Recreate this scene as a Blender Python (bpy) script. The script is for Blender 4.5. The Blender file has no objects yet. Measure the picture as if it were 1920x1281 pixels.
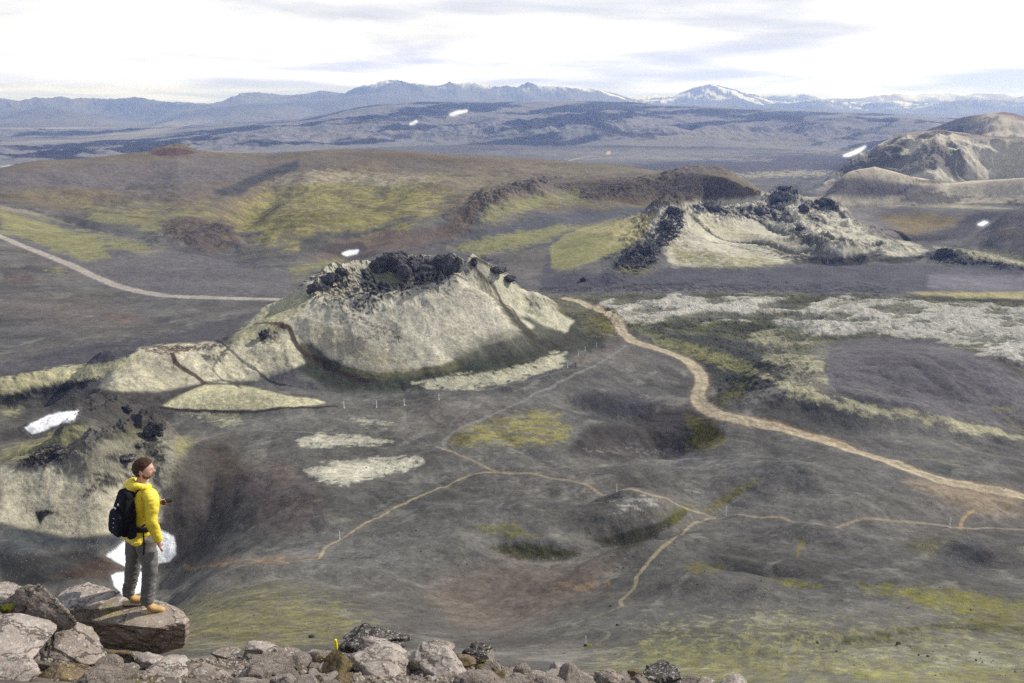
import bpy, bmesh, math, random
import numpy as np
from mathutils import Vector, Matrix

# ------------------------------------------------------------------ camera
HC = 110.0                      # lens height over the plain, metres
F = 1500.0                      # focal length in photograph pixels (1920 wide)
PITCH = math.atan(435.5 / F)
scene = bpy.context.scene
cam_d = bpy.data.cameras.new("camera")
cam = bpy.data.objects.new("camera", cam_d)
scene.collection.objects.link(cam)
cam.location = (0, 0, HC)
cam.rotation_euler = (math.pi / 2 - PITCH, 0, 0)
cam_d.sensor_width = 36.0
cam_d.lens = 36.0 * F / 1920.0
cam_d.clip_start = 0.1
cam_d.clip_end = 120000
scene.camera = cam

# ------------------------------------------------------------------ sky + sun
SUN_AZ = math.radians(62)       # clockwise from the view direction (+Y)
SUN_EL = math.radians(38)
world = bpy.data.worlds.new("World")
scene.world = world
world.use_nodes = True
nt = world.node_tree
nt.nodes.clear()
N = nt.nodes.new
L = nt.links.new
out = N("ShaderNodeOutputWorld")
bg = N("ShaderNodeBackground")
sky = N("ShaderNodeTexSky")
sky.sky_type = 'NISHITA'
sky.sun_disc = False
sky.sun_elevation = SUN_EL
sky.sun_rotation = SUN_AZ
sky.altitude = 700
bg.inputs['Strength'].default_value = 0.15
tc = N("ShaderNodeTexCoord")
sep = N("ShaderNodeSeparateXYZ")
L(tc.outputs['Generated'], sep.inputs[0])
zz = N("ShaderNodeMath"); zz.operation = 'MAXIMUM'; zz.inputs[1].default_value = 0.0
L(sep.outputs['Z'], zz.inputs[0])
za = N("ShaderNodeMath"); za.operation = 'ADD'; za.inputs[1].default_value = 0.07
L(zz.outputs[0], za.inputs[0])
dx = N("ShaderNodeMath"); dx.operation = 'DIVIDE'; L(sep.outputs['X'], dx.inputs[0]); L(za.outputs[0], dx.inputs[1])
dy = N("ShaderNodeMath"); dy.operation = 'DIVIDE'; L(sep.outputs['Y'], dy.inputs[0]); L(za.outputs[0], dy.inputs[1])
cmb = N("ShaderNodeCombineXYZ"); L(dx.outputs[0], cmb.inputs[0]); L(dy.outputs[0], cmb.inputs[1])
n1 = N("ShaderNodeTexNoise"); n1.inputs['Scale'].default_value = 0.42; n1.inputs['Detail'].default_value = 7
n1.inputs['Roughness'].default_value = 0.48; n1.inputs['Distortion'].default_value = 0.3
L(cmb.outputs[0], n1.inputs['Vector'])
cr = N("ShaderNodeValToRGB")
cr.color_ramp.interpolation = 'EASE'
cr.color_ramp.elements[0].position = 0.38; cr.color_ramp.elements[0].color = (7.9, 8.2, 9.4, 1)
cr.color_ramp.elements[1].position = 0.57; cr.color_ramp.elements[1].color = (13.2, 13.3, 13.8, 1)
L(n1.outputs['Fac'], cr.inputs[0])
n2 = N("ShaderNodeTexNoise"); n2.inputs['Scale'].default_value = 0.33; n2.inputs['Detail'].default_value = 5
L(cmb.outputs[0], n2.inputs['Vector'])
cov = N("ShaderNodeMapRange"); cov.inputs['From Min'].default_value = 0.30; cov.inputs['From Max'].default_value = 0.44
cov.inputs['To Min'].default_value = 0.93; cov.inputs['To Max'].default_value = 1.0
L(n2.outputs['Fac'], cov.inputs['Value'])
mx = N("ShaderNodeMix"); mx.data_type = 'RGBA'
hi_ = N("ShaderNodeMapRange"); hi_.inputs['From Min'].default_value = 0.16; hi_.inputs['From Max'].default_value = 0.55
hi_.inputs['To Min'].default_value = 1.0; hi_.inputs['To Max'].default_value = 0.38  # clouds thinned overhead, outside the view, to cut the sky's fill light
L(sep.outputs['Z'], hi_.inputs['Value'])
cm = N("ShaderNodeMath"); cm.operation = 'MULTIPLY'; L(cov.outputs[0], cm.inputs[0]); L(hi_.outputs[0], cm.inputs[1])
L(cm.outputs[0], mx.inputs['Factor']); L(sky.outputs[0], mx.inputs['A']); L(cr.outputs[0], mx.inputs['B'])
hz = N("ShaderNodeValToRGB")
hz.color_ramp.elements[0].position = 0.0; hz.color_ramp.elements[0].color = (.47, .53, 1.0, 1)
hz.color_ramp.elements[1].position = 0.08; hz.color_ramp.elements[1].color = (.5, .5, .5, 1)
L(zz.outputs[0], hz.inputs[0])
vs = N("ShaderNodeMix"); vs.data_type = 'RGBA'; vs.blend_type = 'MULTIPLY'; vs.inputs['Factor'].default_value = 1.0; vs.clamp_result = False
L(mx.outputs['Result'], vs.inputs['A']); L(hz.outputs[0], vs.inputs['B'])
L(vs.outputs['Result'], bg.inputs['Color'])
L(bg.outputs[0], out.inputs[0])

sun_d = bpy.data.lights.new("sun", 'SUN')
sun = bpy.data.objects.new("sun", sun_d)
scene.collection.objects.link(sun)
sun_d.energy = 4.6
sun_d.angle = math.radians(2)
sun_d.color = (1.0, 0.965, 0.91)
sdir = Vector((math.sin(SUN_AZ) * math.cos(SUN_EL), math.cos(SUN_AZ) * math.cos(SUN_EL), math.sin(SUN_EL)))
sun.rotation_euler = sdir.to_track_quat('Z', 'Y').to_euler()
scene.view_settings.view_transform = 'Standard'
scene.view_settings.look = 'None'
scene.view_settings.exposure = 0.30
scene.view_settings.gamma = 1.0
try:
    scene.cycles.volume_bounces = 0
    scene.cycles.use_denoising = False
    scene.cycles.max_bounces = 5
    scene.cycles.diffuse_bounces = 3
except Exception:
    pass

# ------------------------------------------------------------------ numpy helpers
CP, SP = math.cos(PITCH), math.sin(PITCH)


def pix_dir(u, v):
    """photograph pixel -> (azimuth, tan of elevation angle)"""
    u = np.asarray(u, float); v = np.asarray(v, float)
    a = (u - 960.0) / F; b = (v - 640.5) / F
    fy = CP - b * SP
    fz = -SP - b * CP
    return np.arctan2(a, fy), fz / np.hypot(a, fy)


def project(x, y, z):
    dz = z - HC
    depth = y * CP - dz * SP
    depth = np.maximum(depth, 0.05)
    up = y * SP + dz * CP
    return 960.0 + F * x / depth, 640.5 - F * up / depth


_rng = np.random.RandomState(7)
_PERM = _rng.permutation(1024).astype(np.int32)
_PERM = np.concatenate([_PERM, _PERM])
_GA = _rng.rand(1024) * 2 * np.pi
_GX = np.cos(_GA).astype(np.float32); _GY = np.sin(_GA).astype(np.float32)


def perlin(x, y, seed=0):
    xi = np.floor(x); yi = np.floor(y)
    xf = (x - xi).astype(np.float32); yf = (y - yi).astype(np.float32)
    xi = xi.astype(np.int64) & 1023; yi = (yi.astype(np.int64) + seed * 57) & 1023
    x1 = (xi + 1) & 1023; y1 = (yi + 1) & 1023
    a = _PERM[_PERM[xi] + yi]; b = _PERM[_PERM[x1] + yi]
    c = _PERM[_PERM[xi] + y1]; d = _PERM[_PERM[x1] + y1]
    u = xf * xf * xf * (xf * (xf * 6 - 15) + 10); v = yf * yf * yf * (yf * (yf * 6 - 15) + 10)
    n00 = _GX[a] * xf + _GY[a] * yf
    n10 = _GX[b] * (xf - 1) + _GY[b] * yf
    n01 = _GX[c] * xf + _GY[c] * (yf - 1)
    n11 = _GX[d] * (xf - 1) + _GY[d] * (yf - 1)
    return ((n00 + u * (n10 - n00)) * (1 - v) + (n01 + u * (n11 - n01)) * v) * 1.5


def fbm(x, y, scale, octv=4, seed=0, gain=0.5, ridged=False):
    s = 0; a = 1.0; t = 0
    for k in range(octv):
        n = perlin(x / scale * 2 ** k + 13.7 * k, y / scale * 2 ** k - 7.3 * k, seed + k)
        if ridged:
            n = 1 - 2 * np.abs(n)
        s = s + a * n; t += a; a *= gain
    return s / t


def sstep(e0, e1, x):
    t = np.clip((x - e0) / (e1 - e0), 0, 1)
    return t * t * (3 - 2 * t)


# ------------------------------------------------------------------ the polar grid under the viewpoint
def seg(a, b, step):
    n = max(2, int(math.log(b / a) / step))
    return list(np.exp(np.linspace(math.log(a), math.log(b), n, endpoint=False)))


Q = 1.0
rs = seg(1.2, 30, 0.02 * Q) + seg(30, 75, 0.008 * Q) + seg(75, 120, 0.0034 * Q) + seg(120, 450, 0.0019 * Q) + seg(450, 700, 0.0024 * Q) + seg(700, 1700, 0.0026 * Q) \
    + seg(1700, 8500, 0.006 * Q) + seg(8500, 21300, 0.008 * Q) + [21300.0]
RS = np.array(rs)
a_in = np.radians(34.0)
inner = np.linspace(-a_in, a_in, int(1500 / Q))
outer = np.radians(np.linspace(34.4, 62, 60))
AZ = np.concatenate([-outer[::-1], inner, outer])
NA, NR = len(AZ), len(RS)
A2, R2 = np.meshgrid(AZ, RS, indexing='ij')
X = R2 * np.sin(A2); Y = R2 * np.cos(A2)

# ---- base surface: thin plate through control points  (kind, u, v, z|r) or ('w', az_deg, r, z)
CTRL = []
for az in (-62, -40, -20, 0, 20, 40, 62):
    CTRL += [('w', az, 1.2, 108.2), ('w', az, 2500, -42), ('w', az, 1700, -35 if az < 0 else -32)]
for u, v in ((-500, 1255), (0, 1262), (200, 1262), (500, 1262), (700, 1262), (1000, 1290), (1300, 1305), (1600, 1360), (2000, 1400), (2500, 1420)):
    CTRL.append(('r', u, v, 8.0))
for u in (-400, 100, 600, 1100, 1600, 2100):
    CTRL.append(('r', u, 1430, 14.0)); CTRL.append(('r', u, 1385, 35.0))
for t in """1900 1270 50;1400 1270 48;960 1230 44;600 1190 40;450 1180 41;450 1120 31;300 1180 38;-200 1180 38;2200 1270 50
1700 1150 31;1160 1130 24;950 1150 19;1000 1080 14;700 1110 24;400 1080 14;1900 1010 12;1500 1000 13;1330 970 8;1180 940 8;600 1045 13;800 950 8
930 885 5;700 850 3;500 900 6;400 920 2;270 1030 -9;150 1055 -2;60 940 9;200 900 11;300 840 9;370 820 3;-200 1000 5;2300 1000 14
1270 825 -5;1350 790 2;1500 820 4;1900 900 6;1150 765 -3;1000 720 1;700 780 1;450 790 1;300 790 -2;100 790 -4;0 800 1;250 710 5;0 720 2;-300 700 4
0 650 2;300 620 -1;550 570 -2;0 560 7;0 450 17;-300 420 30;250 470 9;200 530 2;0 395 26;300 425 4;560 510 -4;700 470 -2;860 460 0;1000 500 -4;1040 450 3;900 425 8
1100 530 -4;1500 530 -4;1900 540 -4;1300 600 -2;1600 590 0;1900 620 2;1400 680 -3;1450 740 0;1550 750 1;1920 830 4;2300 700 5;2300 500 0
1760 430 -6;1900 480 0;1600 450 2;1500 325 -25;1250 325 -32;1600 300 -38;1850 400 4;1700 350 0;2200 400 8;100 420 12;450 460 0""".replace('\n', ';').split(';'):
    u, v, z = map(float, t.split())
    CTRL.append(('z', u, v, z))
pts = []; vals = []
for k, u, v, w in CTRL:
    if k == 'w':
        az, r, z = math.radians(u), v, w
    else:
        az, te = pix_dir(u, v)
        if k == 'z':
            z = w; r = (z - HC) / te
        else:
            r = w; z = HC + te * r
    pts.append((az * 2.2, math.log(r))); vals.append(z)
pts = np.array(pts); vals = np.array(vals)


def tps_k(d2):
    return 0.5 * d2 * np.log(d2 + 1e-12)


_n = len(pts)
_K = tps_k(((pts[:, None] - pts[None]) ** 2).sum(-1)) + 0.002 * np.eye(_n)
_P = np.c_[np.ones(_n), pts]
_A = np.zeros((_n + 3, _n + 3)); _A[:_n, :_n] = _K; _A[:_n, _n:] = _P; _A[_n:, :_n] = _P.T
_w = np.linalg.solve(_A, np.r_[vals, 0, 0, 0])


def tps(a, lr):
    s = _w[_n] + _w[_n + 1] * a * 2.2 + _w[_n + 2] * lr
    for i in range(_n):
        s = s + _w[i] * tps_k((a * 2.2 - pts[i, 0]) ** 2 + (lr - pts[i, 1]) ** 2)
    return s


# evaluate on a coarse grid then interpolate
ca = np.linspace(AZ[0], AZ[-1], 260); cl = np.linspace(math.log(1.0), math.log(2600), 420)
CA, CL = np.meshgrid(ca, cl, indexing='ij')
CZ = tps(CA, CL)


def azp0(u, v=1250):
    return float(pix_dir(u, v)[0])


def bilin(G, g0, g1, a, b):
    fa = np.clip((a - g0[0]) / (g0[-1] - g0[0]) * (len(g0) - 1), 0, len(g0) - 1.001)
    fb = np.clip((b - g1[0]) / (g1[-1] - g1[0]) * (len(g1) - 1), 0, len(g1) - 1.001)
    ia = fa.astype(int); ib = fb.astype(int); fa = fa - ia; fb = fb - ib
    return (G[ia, ib] * (1 - fa) + G[ia + 1, ib] * fa) * (1 - fb) + (G[ia, ib + 1] * (1 - fa) + G[ia + 1, ib + 1] * fa) * fb


def base_z(a, r):
    z = bilin(CZ, ca, cl, a, np.log(np.maximum(r, 1.0)))
    return np.where(r > 2300, z + (-45 - z) * sstep(2300, 2600, r), z)


def PZ(u, v, z):
    """world XY of the pixel if the surface there is at height z"""
    az, te = pix_dir(u, v); r = (z - HC) / te
    return float(r * math.sin(az)), float(r * math.cos(az))


def PR(u, v, r):
    az, te = pix_dir(u, v)
    return float(r * math.sin(az)), float(r * math.cos(az)), float(HC + te * r)


Z = base_z(A2, R2).astype(np.float64)
# the ledge under the viewpoint: explicit profile, then the drop to the slope
_eu = np.array([-900, 0, 200, 350, 500, 640, 900, 1000, 1200, 1350, 1500, 1900, 2600.0])
_ev = np.array([1215, 1215, 1228, 1238, 1228, 1230, 1236, 1262, 1272, 1290, 1335, 1420, 1500.0])
_ea, _et = pix_dir(_eu, _ev)


def te_col(az, v):
    bb = (v - 640.5) / F
    return np.cos(az) * (-(SP + bb * CP)) / (CP - bb * SP)


_z85 = bilin(CZ, ca, cl, AZ, np.full(NA, math.log(85.0)))
_ve = np.interp(AZ, _ea, _ev)
_va = np.maximum(_ve + 8, np.interp(AZ, [azp0(-200), azp0(350), azp0(700), azp0(1000), azp0(1500), azp0(2200)], [1238, 1246, 1258, 1274, 1345, 1500]))
for i_ in range(NA):
    a_ = AZ[i_]
    z10 = HC + te_col(a_, _ve[i_]) * 10.0
    kr = [1.2, 3.0, 5.0, 6.5, 8.2, 10.0, 11.5, 17, 36, 85]
    kz = [108.3, min(107.0, HC + te_col(a_, 1330) * 3.0), HC + te_col(a_, 1310 + max(0, _va[i_] - 1274)) * 5, HC + te_col(a_, 1292 + max(0, _va[i_] - 1274)) * 6.5, HC + te_col(a_, _va[i_]) * 8.2, z10, z10 - 1.8, min(z10 - 7.0, HC + te_col(a_, 1400) * 17), HC + te_col(a_, 1385) * 36, _z85[i_]]
    m_ = RS < 85
    Z[i_, m_] = np.interp(RS[m_], kr, kz)

# ---- hills that rise to a skyline: crest (u, v, r) lists, foot (u, v, z) lists
def crest_arrays(crest):
    a = []; te = []; r = []
    for u, v, rr in crest:
        aa, t = pix_dir(u, v); a.append(float(aa)); te.append(float(t)); r.append(rr)
    o = np.argsort(a)
    return np.array(a)[o], np.array(te)[o], np.array(r, float)[o]


def hill(Z, crest, foot, back, rough=0.0, rs_scale=200, power=1.0, seed=3, fade=None, footr=None, ridg=False):
    a, te, r = crest_arrays(crest)
    az = A2[:, :1]
    T = np.interp(az, a, te); RC = np.interp(az, a, r)
    if footr is None:
        fa = []; fr = []
        for u, v, z in foot:
            aa, t = pix_dir(u, v); fa.append(float(aa)); fr.append((z - HC) / float(t))
        o = np.argsort(fa); RB = np.interp(az, np.array(fa)[o], np.array(fr)[o])
    else:
        RB = RC * footr
    RB = np.minimum(RB, RC * 0.96)
    ZC = HC + T * RC
    t1 = np.clip((R2 - RB) / (RC - RB), 0, 1)
    p = sstep(-0.15, 1.12, t1); p0 = sstep(-0.15, 1.12, np.array(0.0)); p1 = sstep(-0.15, 1.12, np.array(1.0))
    p = ((p - p0) / (p1 - p0)) ** power
    t2 = np.clip((R2 - RC) / back, 0, 1)
    prof = np.where(R2 < RC, p, 1 - sstep(0, 1, t2))
    if fade is not None:
        prof = prof * fade(A2)
    n = 0
    if rough:
        n = fbm(X, Y, rs_scale, 6, seed, 0.56, ridged=rough > 150 or ridg) * rough * np.minimum(1, 4 * prof * (1 - prof) + 0.06 * prof)
    Zn = Z + prof * np.maximum(ZC - Z, 0) + n
    return Zn, prof


# the brown hill in the middle distance
def azp(u, v=300):
    return float(pix_dir(u, v)[0])


f_brown = lambda a: 1 - sstep(azp(1370), azp(1480), a)
Z, P_brown = hill(Z, [(-900, 330, 1000), (-300, 330, 1050), (0, 322, 1080), (80, 304, 1150), (160, 302, 1180), (280, 286, 1250), (330, 279, 1260), (380, 286, 1270),
                      (500, 290, 1300), (600, 283, 1280), (700, 281, 1280), (850, 292, 1250), (1000, 302, 1220), (1150, 314, 1170), (1230, 330, 1100), (1300, 329, 1020), (1360, 335, 980), (1410, 348, 940), (1450, 364, 900), (1520, 385, 870)],
                  [(-900, 360, 22), (-100, 375, 24), (0, 392, 20), (170, 435, 8), (400, 468, 0), (560, 505, -3), (650, 482, -2), (800, 455, 2), (950, 430, 5), (1100, 405, 6), (1250, 388, 8), (1400, 375, 8), (1500, 372, 5)],
                  650, rough=16, rs_scale=160, seed=5, fade=f_brown)
# inner crests of that hill (soft ridges along polylines)


def seg_dist(px, py, poly, closed=False, want_t=False):
    best = np.full(px.shape, 1e18); tt = np.zeros(px.shape)
    n = len(poly) - (0 if closed else 1)
    acc = 0.0
    for i in range(n):
        x0, y0 = poly[i][:2]; x1, y1 = poly[(i + 1) % len(poly)][:2]
        dx_, dy_ = x1 - x0, y1 - y0; l2 = dx_ * dx_ + dy_ * dy_ + 1e-9
        t = np.clip(((px - x0) * dx_ + (py - y0) * dy_) / l2, 0, 1)
        d = (px - x0 - t * dx_) ** 2 + (py - y0 - t * dy_) ** 2
        m = d < best
        best = np.where(m, d, best)
        tt = np.where(m, i + t, tt)
    return (np.sqrt(best), tt) if want_t else np.sqrt(best)


def near_box(poly, w):
    xs = [p[0] for p in poly]; ys = [p[1] for p in poly]
    return np.nonzero((X > min(xs) - w) & (X < max(xs) + w) & (Y > min(ys) - w) & (Y < max(ys) + w))


def ridge(poly, width, hs, mode='add', sharp=1.0, rough=0, rscale=8, seed=11, asym=None):
    """poly of world XY, per-point heights hs and half widths width"""
    global Z
    width = np.broadcast_to(np.array(width, float), (len(poly),)) if np.ndim(width) == 0 else np.array(width, float)
    wm = width.max() * 1.9 + 1
    I = near_box(poly, wm)
    x, y = X[I], Y[I]
    if rough:
        wob = fbm(x, y, rscale * 3, 3, seed + 5) * width.mean() * 0.35
    else:
        wob = 0
    d = seg_dist(x, y, poly)
    t = np.zeros(x.shape); wsum = np.zeros(x.shape) + 1e-12
    for i in range(len(poly) - 1):
        x0, y0 = poly[i][:2]; x1, y1 = poly[i + 1][:2]
        l2 = (x1 - x0) ** 2 + (y1 - y0) ** 2 + 1e-9
        ti = np.clip(((x - x0) * (x1 - x0) + (y - y0) * (y1 - y0)) / l2, 0, 1)
        di = (x - x0 - ti * (x1 - x0)) ** 2 + (y - y0 - ti * (y1 - y0)) ** 2
        wi = 1.0 / (di + .02 * wm * wm) ** 2
        t += (i + ti) * wi; wsum += wi
    t = t / wsum
    w = np.interp(t, np.arange(len(poly)), width); h = np.interp(t, np.arange(len(poly)), hs)
    q = np.clip(1 - (d + wob) / w, 0, 1)
    prof = q * q * (3 - 2 * q) * (1 - sharp) + sharp * q ** 1.15
    if rough:
        h = h * (1 + rough * fbm(x, y, rscale, 4, seed, 0.6)) 
    if mode == 'add':
        Z[I] += prof * h
    elif mode == 'max':
        zz = h * prof + Z[I] * (1 - np.minimum(1, prof * 3))
        Z[I] = np.maximum(Z[I], zz)
    return


def bump(u, v, z, rx, ry, h, rot=0.0, pw=1.0, rough=0, rscale=20, seed=2, flat=0.0):
    """soft mound (or pit, h<0) centred where pixel (u,v) meets height z"""
    global Z
    cx, cy = PZ(u, v, z)
    R = max(rx, ry) * 1.3
    I = np.nonzero((np.abs(X - cx) < R) & (np.abs(Y - cy) < R))
    x, y = X[I] - cx, Y[I] - cy
    c, s = math.cos(rot), math.sin(rot)
    ex = (c * x + s * y) / rx; ey = (-s * x + c * y) / ry
    d = np.sqrt(ex * ex + ey * ey)
    if rough:
        d = d + rough * fbm(X[I], Y[I], rscale, 4, seed)
    q = np.clip((1 - d) / (1 - flat), 0, 1)
    Z[I] += h * (q * q * (3 - 2 * q)) ** pw


def PL(s, z):
    return [PZ(float(a.split(',')[0]), float(a.split(',')[1]), z) for a in s.split()]


ridge(PL("470,345 560,325 640,318 740,322 830,332 880,350", 35), 70, [0, 7, 8, 8, 7, 0], sharp=0.2)
ridge(PL("850,400 890,368 940,350 1030,332 1100,330", 30), 45, [0, 9, 12, 12, 0], sharp=0.5, rough=0.8, rscale=18)
ridge(PL("1050,355 1150,340 1250,332 1340,330 1400,345", 28), 50, [0, 8, 9, 9, 0], sharp=0.4, rough=0.7, rscale=18)
ridge(PL("420,365 450,345 520,325 560,315", 38), 38, [0, -12, -10, 0], sharp=0.2)
ridge(PL("560,470 640,445 700,430 770,405", 8), 40, [0, -8, -8, 0], sharp=0.2)
ridge(PL("400,465 450,430 470,400 480,360", 12), 30, [0, -7, -5, 0], sharp=0.2)
bump(400, 448, 4, 60, 70, 9, rough=0.5, rscale=25)
bump(330, 281, 52, 45, 60, 7, rough=0.4, rscale=20)
bump(655, 465, 2, 30, 25, -5)
for (u, v, z, rx, ry, h) in ((120, 360, 32, 120, 140, 6), (300, 340, 35, 110, 120, 7), (250, 395, 20, 90, 60, 6), (700, 400, 18, 130, 90, 7), (560, 400, 18, 80, 70, 6), (980, 395, 15, 70, 60, 6), (1130, 375, 15, 70, 60, 7)):
    bump(u, v, z, rx, ry, h, rough=0.3, rscale=60)

# right-hand mossy hills
f_r1 = lambda a: sstep(azp(1490), azp(1730), a)
Z, P_r1 = hill(Z, [(1520, 345, 1300), (1580, 300, 1400), (1640, 268, 1480), (1700, 250, 1500), (1760, 245, 1500), (1820, 254, 1480), (1880, 262, 1450), (2000, 262, 1400), (2400, 280, 1400)],
               [(1520, 350, -5), (1600, 352, -3), (1750, 358, 0), (1920, 350, 2), (2400, 345, 5)], 500, rough=26, rs_scale=110, seed=9, fade=f_r1, power=0.9, ridg=True)
f_r2 = lambda a: sstep(azp(1500), azp(1800), a)
Z, P_r2 = hill(Z, [(1480, 290, 2300), (1640, 262, 2350), (1740, 240, 2400), (1800, 224, 2400), (1850, 215, 2350), (1880, 212, 2350), (1900, 215, 2350), (1960, 235, 2300), (2400, 230, 2300)],
               None, 700, rough=50, rs_scale=200, seed=21, fade=f_r2, footr=0.8)
f_r3 = lambda a: sstep(azp(1520), azp(1600), a)
Z, P_r3 = hill(Z, [(1500, 345, 1050), (1560, 330, 1060), (1610, 318, 1080), (1640, 313, 1090), (1700, 330, 1100), (1780, 345, 1110), (1850, 340, 1110), (1920, 335, 1100), (2400, 330, 1100)],
               [(1500, 360, 0), (1620, 372, 0), (1920, 388, 2), (2400, 388, 5)], 200, rough=6, rs_scale=90, seed=31, fade=f_r3)
# slope at the right edge, above the dark hollow
f_r4 = lambda a: sstep(azp(1790, 430), azp(1890, 430), a)
Z, P_r4 = hill(Z, [(1780, 440, 760), (1830, 425, 780), (1860, 410, 800), (1920, 388, 820), (2050, 360, 840), (2400, 340, 850)],
               [(1780, 455, 0), (1850, 470, 0), (1920, 492, 0), (2050, 500, 0), (2400, 500, 0)], 120, rough=4, rs_scale=60, seed=33, fade=f_r4)
# raised band bordering the hollow above the ridge
ridge(PL("1590,372 1680,378 1780,388 1860,392 1960,392", 10), 45, [0, 9, 8, 6, 4], sharp=0.2)

# ---- ridge of spatter cones (right of centre)
ridge(PL("1225,415 1250,395 1320,385 1400,378 1470,365 1530,380 1600,410 1680,450", 20), [50, 55, 60, 60, 55, 55, 45, 30], [6, 12, 17, 18, 22, 16, 9, 0], sharp=0.75, rough=0.55, rscale=14)
ridge(PL("1250,400 1225,440 1190,470 1150,495", 8), [26, 28, 26, 18], [12, 9, 8, 3], sharp=0.7, rough=0.8, rscale=9)
ridge(PL("1270,400 1300,440 1380,470 1480,490", 10), [30, 45, 50, 30], [6, 8, 5, 0], sharp=0.3, rough=0.3, rscale=20)
ridge(PL("1480,375 1500,410 1560,445 1640,455", 14), [24, 26, 26, 20], [8, 9, 7, 0], sharp=0.6, rough=0.6, rscale=10)
ridge(PL("1540,395 1600,420 1680,450 1760,458", 8), [20, 22, 22, 18], [8, 9, 6, 0], sharp=0.6, rough=0.6, rscale=10)
ridge(PL("1080,500 1120,450 1200,415 1260,395", 5), [25, 40, 45, 40], [2, 5, 8, 9], sharp=0.1)
ridge(PL("1400,440 1480,455 1560,468 1650,476 1740,478", 3), [22, 26, 26, 22, 16], [5, 8, 9, 7, 0], sharp=0.5, rough=0.4, rscale=14)
ridge(PL("1520,492 1560,497 1600,497 1640,487", -3), 14, [-3, -8, -8, -2], sharp=0.3)
ridge(PL("1650,487 1690,488 1725,483", -3), 12, [-3, -7, -2], sharp=0.3)
ridge(PL("1740,478 1780,480 1850,492 1920,505", 0), [14, 20, 18, 14], [3, 7, 4, 3], sharp=0.5, rough=0.8, rscale=8)
bump(1690, 440, -2, 70, 40, -10, rough=0.15)

# ---- main crater
CX, CY = PZ(752, 590, 16)
CY += 12


def crater():
    global Z
    I = np.nonzero((np.abs(X - CX) < 150) & (np.abs(Y - CY) < 140))
    x, y = X[I] - CX, Y[I] - CY
    th = np.degrees(np.arctan2(y, x)) % 360       # 0 = right, 90 = away, 270 = towards viewpoint
    d = np.hypot(x, y)
    d = d * (1 + 0.03 * fbm(X[I], Y[I], 30, 3, 4))
    A = [0, 25, 50, 90, 130, 160, 180, 205, 230, 270, 300, 330, 345, 360]
    rim = np.interp(th, A, [34, 36, 36, 36, 36, 40, 42, 42, 36, 27, 28, 32, 33, 34])
    rz = np.interp(th, A, [40, 35, 38, 36, 34, 32, 26, 24, 28, 31, 33, 38, 40, 40])
    foot = np.interp(th, A, [90, 88, 80, 80, 84, 88, 92, 92, 82, 74, 80, 88, 90, 90])
    fl = 19.0
    t = np.clip((d - rim) / (foot - rim), 0, 1)
    outs = rz * ((1 - t) ** 1.42)
    inn = fl + (rz - fl) * np.clip((d / rim), 0, 1) ** 3.0
    zc = np.where(d < rim, inn, outs)
    rimmask = np.exp(-((d - rim) / 8.0) ** 2)
    front = np.interp(th, [0, 90, 180, 215, 250, 290, 315, 330, 360], [0.5, 1, 1, 1, 1, 0.9, 0.5, 0.3, 0.5])
    rug = np.exp(-(np.maximum(d - rim, 0) / 17.0) ** 2) * np.exp(-(np.maximum(rim - d, 0) / 14.0) ** 2) * front
    zc = zc + rug * 1.3 * (fbm(X[I], Y[I], 9, 3, 40, 0.55, ridged=True) - 0.25) + rimmask * 1.6 * fbm(X[I], Y[I], 14, 3, 41)
    w = sstep(0, 0.10, 1 - t) * 1.0
    base = Z[I]
    zz = np.where(t < 1, np.maximum(base, base * (1 - w) + zc * w + base * 0), base)
    zs = np.where(t < 1, base + np.maximum(zc - np.maximum(base, 0) * 0.0 - base, 0), base)
    Z[I] = np.where(zs > base, zs, base)
    return


crater()
# second wall right of the cone, split off by a gully
ridge(PL("878,487 905,492 935,510", 40), 15, [2, 3, 2], sharp=0.6, rough=0.4, rscale=8)
g0 = PZ(880, 500, 40); g1 = PZ(930, 552, 26); g2 = PZ(985, 615, 6); g3 = PZ(1010, 640, 0)
ridge([g0, g1, g2, g3], [7, 9, 11, 9], [-6, -9, -8, -2], sharp=0.6)
w0 = PZ(915, 492, 42); w1 = PZ(965, 530, 28); w2 = PZ(1030, 580, 12); w3 = PZ(1085, 615, 1)
ridge([w0, w1, w2, w3], [18, 20, 22, 16], [1, 8, 12, 2], sharp=0.5, rough=0.25, rscale=10)
# left shoulder and small cones
s0 = PZ(640, 505, 30); s1 = PZ(570, 555, 22); s2 = PZ(500, 600, 10); s3 = PZ(430, 655, 2)
ridge([s0, s1, s2, s3], [16, 16, 14, 10], [3, 7, 7, 2], sharp=0.6, rough=0.3, rscale=10)
bump(505, 650, 8, 42, 32, 11, rough=0.12, rscale=15, pw=0.8)
bump(520, 622, 17, 12, 8, -4)
bump(400, 668, 7, 42, 26, 5, rough=0.15, rscale=15)
bump(290, 690, 6, 48, 30, 8.5, rough=0.08, rscale=20, pw=0.8)
bump(330, 665, 12, 30, 8, 1.5, rough=0.4, rscale=6)
ridge([PZ(540, 612, 18), PZ(558, 655, 8), PZ(600, 690, 3), PZ(660, 715, 0)], [5, 7, 14, 14], [-1, -4, -6, -2], sharp=0.3)
# pale tongue at its foot
bump(440, 752, 1, 52, 16, 5, pw=0.8, flat=0.1)
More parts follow.
